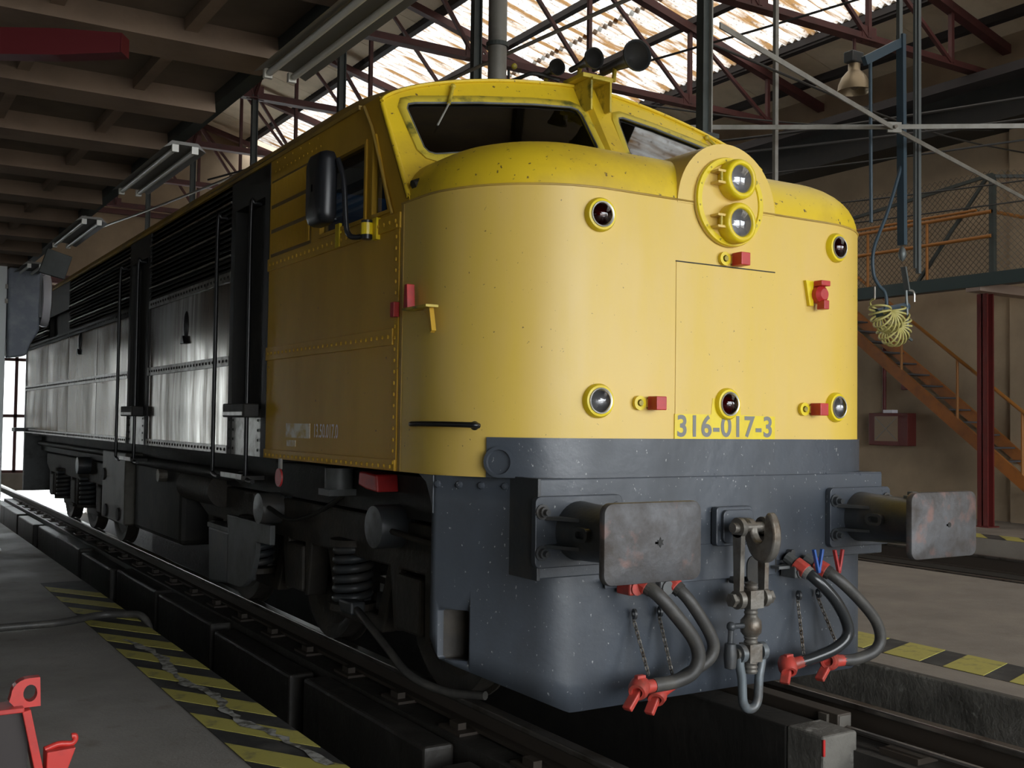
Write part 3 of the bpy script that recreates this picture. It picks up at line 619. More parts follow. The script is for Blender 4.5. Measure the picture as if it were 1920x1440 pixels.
# hose hanger with coils
t = thing('tool_hanger', 'blue-grey hanging arm frame with steel hook, right of the nose', 'hanger', (5.2, 3, 2.9))
MB().bar((4.64, 3, 5.22), (5.2, 3, 5.52), .05, .09).build('top_arm', 'arm_blue', t)
MB().bar((5.2, 3, 5.6), (5.22, 3, 3.42), .05, .085, (0, 1, 0)).build('arm', 'arm_blue', t)
MB().box(5.15, 5.2, 2.98, 3.02, 5.5, 8.9).build('drop_bar', 'hook_steel', t)
MB().cyl((4.73, 3, 5.25), (4.745, 3, 3.6), .018, n=8).build('pipe', 'arm_blue', t)
MB().tube(bez([(5.21, 3, 4.25), (5.0, 3, 3.75), (4.79, 3, 3.35), (4.78, 3, 3.1), (4.86, 3, 2.98), (4.95, 3, 2.92), (4.98, 3, 2.8), (4.92, 3, 2.7)], 30), .018, 8).build('bent_pipe', 'arm_blue', t, smooth=60)
MB().box(5.455, 5.495, 2.98, 3.02, 3.15, 8.6).box(5.41, 5.425, 2.985, 3.015, 3.2, 8.6).build('long_bar', 'hook_steel', t)
MB().lathe([(.001, -.08), (.03, -.05), (.042, 0), (.03, .05), (.001, .08)], (5.22, 3, 3.33), (0, 0, 1), 12).build('weight', 'hook_steel', t, smooth=60)
MB().bar((5.24, 3, 3.2), (5.30, 3, 2.96), .02, .06, (0, 1, 0)).build('hook_plate', 'hook_steel', t)
MB().tube(bez([(5.28, 3, 2.96), (5.30, 3, 2.7), (5.31, 3, 2.5), (5.37, 3, 2.45)], 12), .015, 6).build('chain_end', 'hook_steel', t)
MB().tube(bez([(5.3, 3, 2.97), (5.40, 3, 2.95), (5.41, 3, 2.85)], 10), .012, 6).build('hook', 'lens_ring', t)
MB().cyl((4.86, 3.03, 2.70), (5.33, 3.03, 2.80), .045, n=12).build('spool', 'arm_blue', t, smooth=40)
def coil(x, z, y, Rm, r, turns, a0, a1, lb):
    tt = thing('air_hose_coil', lb, 'hose', (x, y, z), 'yellow coiled air hoses')
    pts = []; N_ = turns * 18
    for i in range(N_ + 1):
        u = i / N_; a = R(a0 + (a1 - a0) * u); c = Vector((x + Rm * math.cos(a), y, z + Rm * math.sin(a)))
        er = Vector((math.cos(a), 0, math.sin(a))); ph = 2 * math.pi * turns * u
        pts.append(c + er * (r * math.cos(ph)) + Vector((0, 1, 0)) * (r * math.sin(ph)))
    MB().tube(pts, .0105, 6).build('coil', 'coil', tt, smooth=60)
    MB().cyl(pts[0], Vector(pts[0]) + Vector((0, 0, .12)), .012, n=6).build('connector', 'steel', tt)
    return tt
coil(4.93, 2.72, 2.95, .115, .105, 11, 150, 375, 'yellow coiled air hose on the left end of the hanger spool')
coil(5.16, 2.60, 3.06, .115, .105, 10, 205, 400, 'yellow coiled air hose on the right, lower of the two')

# ================================================================== the locomotive
LOC = thing('locomotive', 'yellow-nosed black diesel locomotive numbered 316-017-3 with grey plough, standing over the pit', 'locomotive')
HW, RC, ZB, ZC = 1.45, .69, 1.285, 2.70      # half width, nose corner radius, skirt bottom, hood crease
def outline(off=0.0, yback=.93, n=14, hw=HW, rc=RC, front=0.0):
    w, r = hw + off, rc + off; yf = front - off; pts = [(-w, yback)]
    cy = yf + r
    for i in range(n + 1):
        a = R(90 * i / n); pts.append((-(w - r) - r * math.cos(a), cy - r * math.sin(a)))
    for i in range(1, 8): pts.append((-(w - r) + 2 * (w - r) * i / 8, yf))
    for i in range(n + 1):
        a = R(90 - 90 * i / n); pts.append(((w - r) + r * math.cos(a), cy - r * math.sin(a)))
    pts.append((w, yback)); return pts
def sheath(off, z0, z1, sel=None, back=.93, inner=None, nz=2):
    o = outline(off, back)
    if sel: o = [p for p in o if sel(p)]
    mb = MB(); rows = [[(x, y, z0 + (z1 - z0) * k / nz) for x, y in o] for k in range(nz + 1)]
    if inner is not None:
        i_ = outline(inner, back); i_ = [p for p, q in zip(outline(inner, back), outline(off, back)) if (not sel or sel(q))]
        rows = [[(x, y, z0) for x, y in i_]] + rows + [[(x, y, z1) for x, y in i_]]
    return mb.loft(rows)
# ---- nose
sheath(0, ZB, ZC, inner=-.04, nz=6).build('nose_shell', 'yellow', LOC, smooth=40)
mb = MB(); rows = []; D, HH = .38, .285
for k in range(11):
    t_ = k / 10; d = D * (1 - math.cos(t_ * math.pi / 2)); z = ZC + .006 + HH * math.sin(t_ * math.pi / 2)
    o = outline(-d - .004, 1.12); rows.append([(x, y, z) for x, y in o])
o = rows[-1]; yb = 1.12
for f in (.66, .33, .0): rows.append([(x * f, yb + (y - yb) * (f if f else .0), ZC + .006 + HH + .03 * (1 - f)) for x, y, z in o])
mb.loft(rows); hood = mb.build('nose_hood', 'hood', LOC, smooth=50)
mb = MB(); mb.tube([(x, y, ZC + .002) for x, y in outline(.001, .93)], .006, 6); mb.build('hood_seam', 'roof_yellow', LOC, smooth=60)
MB().cyl((-1.441, .82, 2.782), (-1.40, .82, 2.80), .028, n=14).build('vent_hole', 'black', LOC)
# headlight housing (arched)
def arch(r, z0, n=28): return [(r, z0)] + [(r * math.cos(R(180 * i / n)), 2.69 + r * math.sin(R(180 * i / n))) for i in range(n + 1)] + [(-r, z0)]
mb = MB().prism([(x, z) for x, z in arch(.345, 2.6)[1:-1]] , 'y', -.004, .95)
hh = mb.build('headlight_housing', 'yellow', LOC, smooth=40)
MB().lathe([(.001, .018), (.232, .018), (.238, .012), (.238, 0)], (0, -.004, 2.725), (0, -1, 0), 48).build('lamp_plate', 'yellow', hh, smooth=30)
MB().lathe([(.200, .019), (.204, .026), (.232, .026), (.236, .017)], (0, -.004, 2.725), (0, -1, 0), 48).build('plate_rim', 'fresh_yellow', hh, smooth=30)
mb = MB()
for i in range(12): a = R(30 * i + 10); mb.dome((.218 * math.cos(a), -.029, 2.725 + .218 * math.sin(a)), (0, -1, 0), .007)
o = mb.build('rim_screws', 'mossy_yellow', hh); o['kind'] = 'stuff'
for z in (2.838, 2.608):
    hb = MB().lathe([(.104, .0), (.108, .05), (.104, .075), (.094, .085), (.080, .085), (.074, .078), (.074, .03)], (.012, -.018, z), (0, -1, 0), 36).build('headlight_bezel', 'fresh_yellow', LOC, smooth=50)
    MB().lathe([(.074, .07), (.06, .04), (.035, .015), (.001, .005)], (.012, -.018, z), (0, -1, 0), 32).build('reflector', 'lamp_bowl', hb, smooth=60)
    MB().lathe([(.076, .072), (.068, .082), (.05, .092), (.028, .098), (.001, .1)], (.012, -.018, z), (0, -1, 0), 32).build('lens', 'lens', hb, smooth=60)
    MB().cyl((-.112, -.075, z - .035), (-.112, -.075, z + .035), .008, n=8).build('hinge', 'mossy_yellow', hb)
    for dz in (-.03, .03): MB().box(-.14, -.085, -.083, -.02, z + dz - .006, z + dz + .006).build('hinge_lug', 'yellow', hb)
    MB().box(.11, .145, -.06, -.03, z - .01, z + .01).cyl((.14, -.07, z), (.14, -.04, z), .012, n=8).build('latch', 'mossy_yellow', hb)
# nose door with fine seam
MB().box(-.35, .35, -.004, .02, 1.485, 2.382).build('nose_door', 'yellow', LOC, bevel=.002)
MB().box(-.353, .35, -.0035, .01, 2.382, 2.388).build('door_seam', 'black', LOC)
# number panel
npn = MB().prism([(-.355, 1.478), (.35, 1.478), (.35, 1.60), (.10, 1.605), (.09, 1.69), (-.10, 1.69), (-.11, 1.605), (-.355, 1.605)], 'y', -.006, 0).build('number_panel', 'fresh_yellow', LOC)
text_mesh('316-017-3', .152, lambda u, v: (-.005 + u, -.0075, 1.538 + v), 'number_grey', npn, 'number_lettering', bold=.0035, xs=1.0, space=1.08)
# marker lamps
def marker(x, z, r, lens, ring):
    y = 0.0 if abs(x) < .76 else RC - math.sqrt(RC ** 2 - (abs(x) - (HW - RC)) ** 2)
    ax = Vector((0, -1, 0)) if abs(x) < .76 else Vector((math.copysign((abs(x) - (HW - RC)) / RC, x), -1, 0)).normalized()
    c = Vector((x, y, z))
    b = MB().lathe([(r * 1.45, -.01), (r * 1.45, .012), (r * 1.3, .028), (r * 1.12, .03), (r * 1.02, .02)], c, ax, 32).build('marker_lamp', ring, LOC, smooth=40)
    MB().lathe([(r * 1.13, .028), (r * 1.08, .036), (r * .98, .034)], c, ax, 32).build('lens_ring', 'lens_ring', b, smooth=40)
    MB().lathe([(r, .02), (r * .8, .005), (.001, .0)], c, ax, 24).build('reflector', 'lamp_bowl', b, smooth=60)
    MB().lathe([(r * 1.02, .026), (r * .9, .04), (r * .65, .052), (r * .3, .06), (.001, .062)], c, ax, 28).build('lens', lens, b, smooth=60)
for x in (-.832, .832): marker(x, 2.567, .058, 'lens_red', 'fresh_yellow'); marker(x, 1.660, .058, 'lens_grey', 'fresh_yellow')
marker(0, 1.662, .058, 'lens_red', 'fresh_yellow')
# red lamp irons with yellow eyes
def iron(x, z):
    b = MB().box(x - .032, x + .032, -.085, -.012, z - .034, z + .034).build('lamp_iron', 'red', LOC, bevel=.004)
    MB().lathe([(.018, .0), (.036, .0), (.036, .02), (.018, .02)], (x - .085, -.002, z), (0, -1, 0), 18).build('eye', 'fresh_yellow', b)
    MB().cyl((x - .085, 0, z), (x - .085, -.03, z), .014, n=8).build('eye_bolt', 'mossy_yellow', b)
    MB().box(x - .03, x + .03, -.02, 0, z - .02, z + .02).build('iron_foot', 'yellow', b)
iron(.055, 2.425); iron(-.505, 1.655); iron(.65, 1.645)
b = MB().lathe([(.001, .0), (.05, 0), (.05, .04), (.03, .06), (.001, .06)], (.665, -.01, 2.285), (0, -1, 0), 16).build('socket', 'red', LOC, smooth=40)
MB().box(.645, .685, -.085, -.03, 2.20, 2.25).box(.63, .70, -.08, -.02, 2.33, 2.36).build('socket_lid', 'red', b, bevel=.004)
MB().prism([(.57, 2.36), (.63, 2.36), (.63, 2.22), (.60, 2.22)], 'y', -.02, 0).build('socket_plate', 'fresh_yellow', b)
# side bracket and grab iron on the left of the nose
b = MB().box(-1.52, -1.45, .50, .77, 2.115, 2.127).build('side_bracket', 'mossy_yellow', LOC)
MB().prism([(.70, 2.115), (.60, 2.11), (.555, 2.06), (.53, 1.99), (.51, 2.0), (.54, 2.115)], 'x', -1.48, -1.455).build('bracket_leg', 'side_yellow', b)
MB().prism([(.715, 2.127), (.765, 2.127), (.755, 2.25), (.725, 2.25)], 'x', -1.515, -1.47).build('bracket_post', 'red', b, bevel=.004)
MB().box(-1.485, -1.45, .94, .985, 2.10, 2.18).build('side_lug', 'red', LOC, bevel=.004)
b = MB().tube(bez([(-1.452, .70, 1.535), (-1.50, .68, 1.535), (-1.50, .55, 1.537), (-1.47, .35, 1.537), (-1.42, .20, 1.535), (-1.385, .20, 1.532)], 20), .014, 8).build('grab_iron', 'black_gloss', LOC, smooth=60)
MB().ball((-1.40, .21, 1.532), .022).build('grab_foot', 'black_gloss', b, smooth=60)
MB().box(-1.4535, -1.449, .90, .93, ZB, ZC).build('corner_seam', 'roof_yellow', LOC)
# ---- grey collar, plough, buffer beam
YG = .30
def plow_bottom(x): 
    a = abs(x); return .183 if a < .985 else .183 + (a - .985) * .458
col_sel = lambda p: p[1] < .30
sheath(.012, ZB, 1.478, sel=col_sel, inner=-.01).build('nose_collar', 'grey', LOC, smooth=40)
MB().lathe([(.055, 0), (.07, .004), (.075, .012), (.06, .014)], (-1.268, .200, 1.36), (-.72, -.69, 0), 20).build('collar_ring', 'grey', LOC, smooth=40)
# plough shell with the opening in its left side
o = []
def bend(p0, p1, p2, r, n=8):
    p0, p1, p2 = Vector(p0), Vector(p1), Vector(p2); a = (p0 - p1).normalized(); b = (p2 - p1).normalized()
    h = a.angle(b) / 2; d = r / math.tan(h); c = p1 + (a + b).normalized() * (r / math.sin(h)); s_, e_ = p1 + a * d - c, p1 + b * d - c
    return [tuple(c + (s_.lerp(e_, i / n)).normalized() * r) for i in range(n + 1)]
lf = [(-1.462, .513), (-1.445, .491), (-1.43, .472)] + bend((-1.452, .50), (-1.05, -.002), (0, -.002), .26)
base = lf + [(-.6, -.002), (-.3, -.002), (0, -.002)] + [(-x, y) for x, y in lf + [(-.6, -.002), (-.3, -.002)]][::-1]
xs_ = [-.985, .985]
pts = []
for p, q in zip(base, base[1:]):
    pts.append(p); L_ = math.hypot(q[0] - p[0], q[1] - p[1]); k = max(1, int(L_ / .08))
    for j in range(1, k): pts.append((p[0] + (q[0] - p[0]) * j / k, p[1] + (q[1] - p[1]) * j / k))
pts.append(base[-1])
mb = MB(); Zl = [0, .12, .2, .3, .42, .55, .7, .85, 1]
cols = []
for x, y in pts:
    zb = plow_bottom(x); cut = 0
    if y > .46: zb = zb + ((y - .46) / .055) ** 2 * .10      # rounded rear corner
    zt = ZB + .0
    cols.append([(x, y, zb + (zt - zb) * t_) for t_ in Zl])
n = len(cols); m_ = len(Zl); vs_ = [p for c in cols for p in c]; fs_ = []
# opening limits
def in_open(c): return c[0] < -1.2 and .30 < c[1] < .64 and .37 < c[2] < .64
ins = set()
for i in range(n - 1):
    for j in range(m_ - 1):
        fs_.append((i * m_ + j, (i + 1) * m_ + j, (i + 1) * m_ + j + 1, i * m_ + j + 1))
mb.add(vs_, fs_)
plow = mb.build('snow_plough', 'grey', LOC, smooth=35)
sm = plow.modifiers.new('thickness', 'SOLIDIFY'); sm.thickness = .03; sm.offset = -1
# opening cut by a boolean against an oriented block
cb = MB().prism(rrect(.352, .480, .392, .635, .012), 'x', -1.8, -1.15).build('opening_cutter', 'grey')
bmod = plow.modifiers.new('opening', 'BOOLEAN'); bmod.object = cb; bmod.operation = 'DIFFERENCE'; bmod.solver = 'EXACT'
dg = bpy.context.evaluated_depsgraph_get(); me2 = bpy.data.meshes.new_from_object(plow.evaluated_get(dg))
plow.modifiers.clear(); plow.data = me2
bpy.data.objects.remove(cb)
ro_ = rrect(.350, .482, .390, .637, .012)
MB().loft([[(-1.0516 - .8008 * y + .004, y, z) for y, z in ro_], [(-1.14, y - .02, z) for y, z in ro_]], True).build('step_frame', 'grime', LOC, smooth=35)
MB().box(-1.16, -1.13, .25, .60, .34, .70).build('step_back', 'grime', LOC)
MB().prism([(.505, 1.285), (.505, 1.10), (.53, 1.17), (.58, 1.25), (.66, 1.285)], 'x', -1.462, -1.44).build('plough_gusset', 'grey', LOC)
for y in (.49, .40, .31, .215): MB().dome((-1.0516 - .8008 * y - .002, y - .002, 1.243), (-.78, -.62, 0), .02, 8).build('plough_bolt', 'grey', LOC)
# beam
MB().box(-1.2, 1.2, -.022, .32, .825, 1.288).build('buffer_beam', 'grey', LOC, bevel=.006)
bb = bpy.data.objects['buffer_beam']
MB().box(-1.208, -1.19, -.05, .30, .822, 1.292).build('end_plate', 'dark_grey', bb, bevel=.003)
MB().box(.74, 1.2, -.016, .3, 1.285, 1.292).build('top_flange', 'grey', bb)
MB().box(-.80, .34, -.028, -.02, .755, .94).build('patch_plate', 'grey', bb, bevel=.003)
MB().prism(rrect(-.055, .055, -.075, .075, .05), 'y', -.034, -.02).build('oval_slot', 'black', bb)
bpy.data.objects['oval_slot'].location = (.18, 0, .79)
for x, z in ((.437, .866), (.02, .748)): MB().cyl((x, -.022, z), (x, -.06, z), .02, n=6).build('beam_bolt', 'dark_grey', bb)
MB().box(.335, .342, -.03, -.02, .765, .93).build('weld_seam', 'black', bb)
# ---- buffers
def buffer(x):
    b = MB().lathe([(.105, -.05), (.14, -.06), (.135, -.12), (.128, -.30), (.122, -.44), (.122, -.56), (.10, -.58)], (x, 0, 1.045), (0, 1, 0), 32).build('buffer', 'dark_grey', LOC, smooth=40)
    MB().prism([(x + u, 1.045 + v) for u, v in rrect(-.25, .25, -.165, .165, .03)], 'y', -.06, -.024).build('flange', 'grey', b, bevel=.004)
    for sx in (-1, 1):
        for sz_ in (-1, 1):
            c = (x + sx * .215, 1.045 + sz_ * .095)
            MB().lathe([(.036, .0), (.036, .008), (.024, .008), (.024, .03), (.014, .03), (.014, .055), (.001, .055)], (c[0], -.06, c[1]), (0, -1, 0), 12).build('bolt', 'dark_grey', b, smooth=30)
            MB().prism([(x + sx * .20, -.06), (x + sx * .12, -.06), (x + sx * .12, -.22)], 'z', 1.045 + sz_ * .065 - .008, 1.045 + sz_ * .065 + .008).build('rib', 'dark_grey', b)
    sl_ = [(-.27 + u, 1.05 + v) for u, v in rrect(-.055, .055, -.032, .032, .03)]
    si = [(-.27 + u, 1.05 + v) for u, v in rrect(-.035, .035, -.016, .016, .015)]
    MB().plate(sl_, [si], lambda u, v, d: (x - .118 - d, u, v), .035).build('slot_collar', 'dark_grey', b)
    MB().prism(si, 'x', x - .125, x - .10).build('slot', 'black', b)
    if x > 0: MB().box(x - .02, x + .06, -.42, -.36, 1.16, 1.185).box(x, x + .04, -.41, -.37, 1.185, 1.205).build('top_lug', 'bracket_grey', b, bevel=.004)
    # slightly domed plate
    mb = MB(); out_ = rrect(-.268, .268, -.172, .172, .045, 6); rows = []
    for s_, dy in ((1, .03), (1, .008), (.985, 0), (.9, -.005), (.6, -.012), (.3, -.016), (.03, -.017)):
        rows.append([(x + u * s_, -.605 + dy, 1.045 + v * s_) for u, v in out_])
    rows.insert(0, [(x + u * .03, -.575, 1.045 + v * .03) for u, v in out_])
    mb.loft(rows, True); MB_ = mb.build('buffer_plate', 'plate', b, smooth=30)
    hx = x + (.02 if x < 0 else .015)
    star = [(hx + (.017 if i % 2 else .009) * (1 + .3 * random.random()) * math.cos(R(30 * i)), 1.046 + (.022 if i % 2 else .012) * math.sin(R(30 * i))) for i in range(12)] if x < 0 else [(hx + .013 * math.cos(R(30 * i)), 1.046 + .013 * math.sin(R(30 * i))) for i in range(12)]
    MB().prism(star, 'y', -.6245, -.60).build('plate_hole', 'black', b)
buffer(-.975); buffer(.975)
# ---- screw coupling
cp = MB().prism([(-.13 + .13 + u, 1.03 + v) for u, v in rrect(-.125, .125, -.1, .1, .02)], 'y', -.07, -.03).build('draw_plate', 'grey', LOC, bevel=.005)
MB().prism([(u, 1.03 + v) for u, v in rrect(-.095, .115, -.085, .085, .03)], 'y', -.09, -.07).build('draw_face', 'grey', cp, bevel=.004)
# hook: flat forged profile with an open throat
hp = bez([(-.08, 1.07, 0), (-.18, 1.078, 0), (-.235, 1.075, 0), (-.262, 1.045, 0), (-.27, 1.005, 0), (-.29, .975, 0), (-.325, .97, 0), (-.348, 1.0, 0), (-.352, 1.05, 0), (-.358, 1.10, 0), (-.378, 1.118, 0), (-.402, 1.095, 0), (-.422, 1.04, 0), (-.424, .975, 0), (-.40, .905, 0), (-.35, .868, 0), (-.29, .875, 0), (-.245, .915, 0), (-.20, .985, 0), (-.08, .99, 0)], 57)
cpl = MB().prism([(p.x, p.y) for p in hp], 'x', -.027, .027).build('coupling_hook', 'steel', LOC, smooth=45, bevel=.012)
cpl.location.y = .05
MB().cyl((-.13, -.24, 1.035), (.13, -.24, 1.035), .026, n=14).build('hook_pin', 'steel', cpl, smooth=40)
for sx in (-1, 1):
    x = sx * .085
    def ring(y, z, r0, r1, w): return MB().lathe([(r0, -w), (r1, -w), (r1, w), (r0, w), (r0, -w)], (x, y, z), (1, 0, 0), 24)
    lk = ring(-.24, 1.035, .024, .05, .014)
    lk.prism([(-.27, 1.0), (-.21, 1.0), (-.218, .72), (-.262, .72)], 'x', x - .014, x + .014)
    lk.add(*(lambda q: (q.v, q.f))(ring(-.24, .675, .024, .048, .016)))
    lk.build('link', 'steel', cpl, smooth=35)
MB().cyl((-.125, -.24, .675), (.125, -.24, .675), .026, n=14).box(-.045, .045, -.285, -.195, .63, .72).build('upper_nut', 'steel', cpl, smooth=35)
for x in (-.13, .128): MB().cyl((x - .01, -.24, .675), (x + .01, -.24, .675), .036, n=6).build('pin_head', 'steel', cpl)
mb = MB(); pr_ = []
for i in range(44): pr_ += [(.036 if i % 2 else .031, .30 + i * .0105)]
mb.lathe([(.001, .30)] + pr_ + [(.001, .765)], (0, -.24, 0), (0, 0, 1), 14); mb.build('screw', 'steel', cpl, smooth=30)
MB().lathe([(.034, -.05), (.052, -.03), (.055, 0), (.052, .03), (.034, .05)], (0, -.24, .535), (0, 0, 1), 18).build('screw_collar', 'steel', cpl, smooth=45)
MB().cyl((0, -.24, .54), (-.13, -.24, .545), .014, n=8).ball((-.135, -.24, .545), .024).cyl((-.135, -.24, .54), (-.14, -.24, .46), .014, n=8).build('tommy_bar', 'dark_grey', cpl, smooth=45)
MB().lathe([(.001, -.07), (.028, -.06), (.034, 0), (.028, .06), (.001, .07)], (-.14, -.24, .40), (0, 0, 1), 14).build('tommy_weight', 'dark_grey', cpl, smooth=50)
MB().cyl((-.1, -.24, .405), (.1, -.24, .405), .026, n=14).box(-.042, .042, -.28, -.2, .36, .45).build('lower_nut', 'steel', cpl, smooth=35)
sh = [(-.07, -.24, .405), (-.075, -.24, .35), (-.06, -.24, .28), (-.055, -.24, .20), (-.05, -.24, .16), (-.03, -.24, .13), (0, -.24, .12), (.03, -.24, .13), (.05, -.24, .16), (.055, -.24, .20), (.06, -.24, .28), (.075, -.24, .35), (.07, -.24, .405)]
MB().tube(bez(sh, 48), .0235, 12).lathe([(.02, -.016), (.046, -.016), (.046, .016), (.02, .016)], (-.07, -.24, .405), (1, 0, 0), 20).lathe([(.02, -.016), (.046, -.016), (.046, .016), (.02, .016)], (.07, -.24, .405), (1, 0, 0), 20).build('shackle', 'shackle', cpl, smooth=45)
# ---- air hoses
def hose(pts, m, nutm, r=.026):
    P = bez(pts, 44); h = MB().tube(P, r, 14).build('air_hose', m, LOC, smooth=60)
    d0 = (P[1] - P[0]).normalized(); d1 = (P[-1] - P[-2]).normalized(); a, b = P[0], P[-1]
    MB().cyl(a - d0 * .03, a + d0 * .04, .042, .044, n=8).build('hose_nut', nutm, h, bevel=.003)
    MB().cyl(a + d0 * .04, a + d0 * .065, .037, n=14).build('ferrule', 'lens_ring' if m == 'rubber_shiny' else 'rubber', h)
    MB().cyl(a - d0 * .09, a - d0 * .03, .032, n=10).build('elbow', 'bracket_grey', h)
    return h, a, b, d0, d1
def head(h, b, d1, m, dr):
    up = Vector((0, 0, 1)); MB().cyl(b - d1 * .02, b + d1 * .05, .030, .034, n=12).build('head_socket', m, h, smooth=40)
    c = b + d1 * .085
    MB().lathe([(.001, -.045), (.04, -.045), (.05, -.02), (.05, .02), (.04, .045), (.026, .045), (.026, .02), (.001, .02)], c, Vector((dr[0], -.6, dr[1])), 18).build('head_body', m, h, smooth=40)
    MB().bar(c, c + Vector((dr[0] * .11, -.02, -.085)), .05, .028).build('head_claw', m, h, bevel=.006)
    MB().box(c.x - .02, c.x + .03, c.y - .015, c.y + .015, c.z + .03, c.z + .06).build('head_lug', m, h, bevel=.005)
Y1 = -.20
h, a, b, d0, d1 = hose([(-.655, -.12, .79), (-.612, Y1, .735), (-.522, Y1 - .03, .632), (-.427, Y1 - .04, .521), (-.392, Y1 - .04, .428), (-.425, Y1 - .03, .354), (-.508, Y1, .318), (-.64, Y1, .314)], 'rubber', 'hose_red', .034)
head(h, b, d1, 'hose_red', (-.8, -.3))
h, a, b, d0, d1 = hose([(-.455, -.10, .775), (-.419, -.16, .722), (-.367, -.18, .653), (-.279, -.19, .528), (-.251, -.19, .447), (-.289, -.18, .385), (-.398, -.15, .325), (-.47, -.13, .285)], 'rubber', 'hose_red', .031)
head(h, b, d1, 'hose_red', (-.6, -.5))
h, a, b, d0, d1 = hose([(.425, -.12, .80), (.459, Y1, .742), (.561, Y1 - .03, .641), (.644, Y1 - .04, .521), (.657, Y1 - .04, .434), (.582, Y1 - .02, .37), (.46, Y1 + .02, .325), (.40, Y1 + .04, .31)], 'rubber_shiny', 'hose_red', .031)
head(h, b, d1, 'hose_red', (-.4, -.6))
h, a, b, d0, d1 = hose([(.575, -.12, .79), (.622, Y1, .736), (.749, Y1 - .03, .627), (.878, Y1 - .04, .501), (.921, Y1 - .04, .395), (.878, Y1 - .03, .327), (.77, Y1, .292), (.69, Y1 + .02, .29)], 'rubber', 'hose_red', .031)
head(h, b, d1, 'hose_red', (-.9, .2))
# cocks behind the hoses
def cock(x, z, m='bracket_grey'):
    c = MB().box(x - .05, x + .03, -.13, -.02, z - .035, z + .035).build('angle_cock', m, LOC, bevel=.01)
    MB().cyl((x - .01, -.14, z), (x - .01, -.02, z), .034, n=12).build('cock_body', m, c, smooth=40)
    MB().box(x - .13, x - .04, -.09, -.03, z + .015, z + .03).build('cock_bracket', m, c)
    return c
cock(-.68, .765, 'hose_red'); cock(-.49, .755); cR = cock(.43, .775); cR2 = cock(.59, .765)
for x, z, m, c in ((.478, .785, 'peg_blue', cR), (.635, .775, 'peg_red', cR2)):
    for sgn, tx in ((-1, -.036), (1, .028)):
        MB().bar((x, -.20, z - .01), (x + tx, -.20, z + .115), .014, .02, (0, 1, 0)).build('handle', m, c, bevel=.003)
# chains
def chain(a, b):
    a, b = Vector(a), Vector(b); L_ = (b - a).length; n = int(L_ / .021); d = (b - a).normalized(); mb = MB()
    s1 = d.cross(Vector((0, 1, 0))).normalized(); s2 = d.cross(s1)
    for i in range(n):
        c = a + (b - a) * ((i + .5) / n); s = s1 if i % 2 else s2
        mb.tube([c + d * .0145 * math.cos(R(t_)) + s * .009 * math.sin(R(t_)) for t_ in range(0, 360, 60)], .0038, 5, True)
    o = mb.build('chain', 'steel', LOC, fix=False); o['kind'] = 'stuff'
    MB().lathe([(.014, -.006), (.026, -.006), (.026, .006), (.014, .006), (.014, -.006)], a + Vector((0, -.01, .02)), (1, -.3, 0), 14).build('chain_eye', 'dark_grey', o, smooth=40)
chain((-.629, -.03, .604), (-.62, -.14, .35)); chain((-.468, -.03, .604), (-.455, -.12, .33))
chain((.503, -.03, .613), (.455, -.12, .33)); chain((.657, -.03, .613), (.74, -.10, .345))

# ---- cab
def cabY(x, z): return 1.0 + .61 * (z - 3.23) + .11 * abs(x)
def prof_brow(x): t_ = min(1, abs(x) / HW); return 3.325 + .337 * (1 - t_ ** 1.8) ** .7
def prof_roof(x): t_ = min(1, abs(x) / HW); return 3.345 + .40 * math.sqrt(max(0, 1 - t_ * t_))
GL = [(-1.310, 3.295), (-1.295, 3.328), (-1.25, 3.343), (-.826, 3.415), (-.46, 3.465), (-.20, 3.487), (-.158, 3.475), (-.143, 3.44), (-.125, 3.22), (-.14, 3.185), (-.5, 3.14), (-.93, 3.075), (-1.22, 3.018), (-1.258, 3.025), (-1.278, 3.05)]
def grow(poly, d):
    n = len(poly); out = []
    cx = sum(p[0] for p in poly) / n; cz = sum(p[1] for p in poly) / n
    for i in range(n):
        a = Vector(poly[i - 1]); b = Vector(poly[i]); c = Vector(poly[(i + 1) % n])
        e = ((b - a).normalized() + (c - b).normalized()).normalized(); nn = Vector((e.y, -e.x))
        if nn.dot(b - Vector((cx, cz))) < 0: nn = -nn
        out.append(tuple(b + nn * d))
    return out
xs = [-HW + HW * i / 16 for i in range(17)]
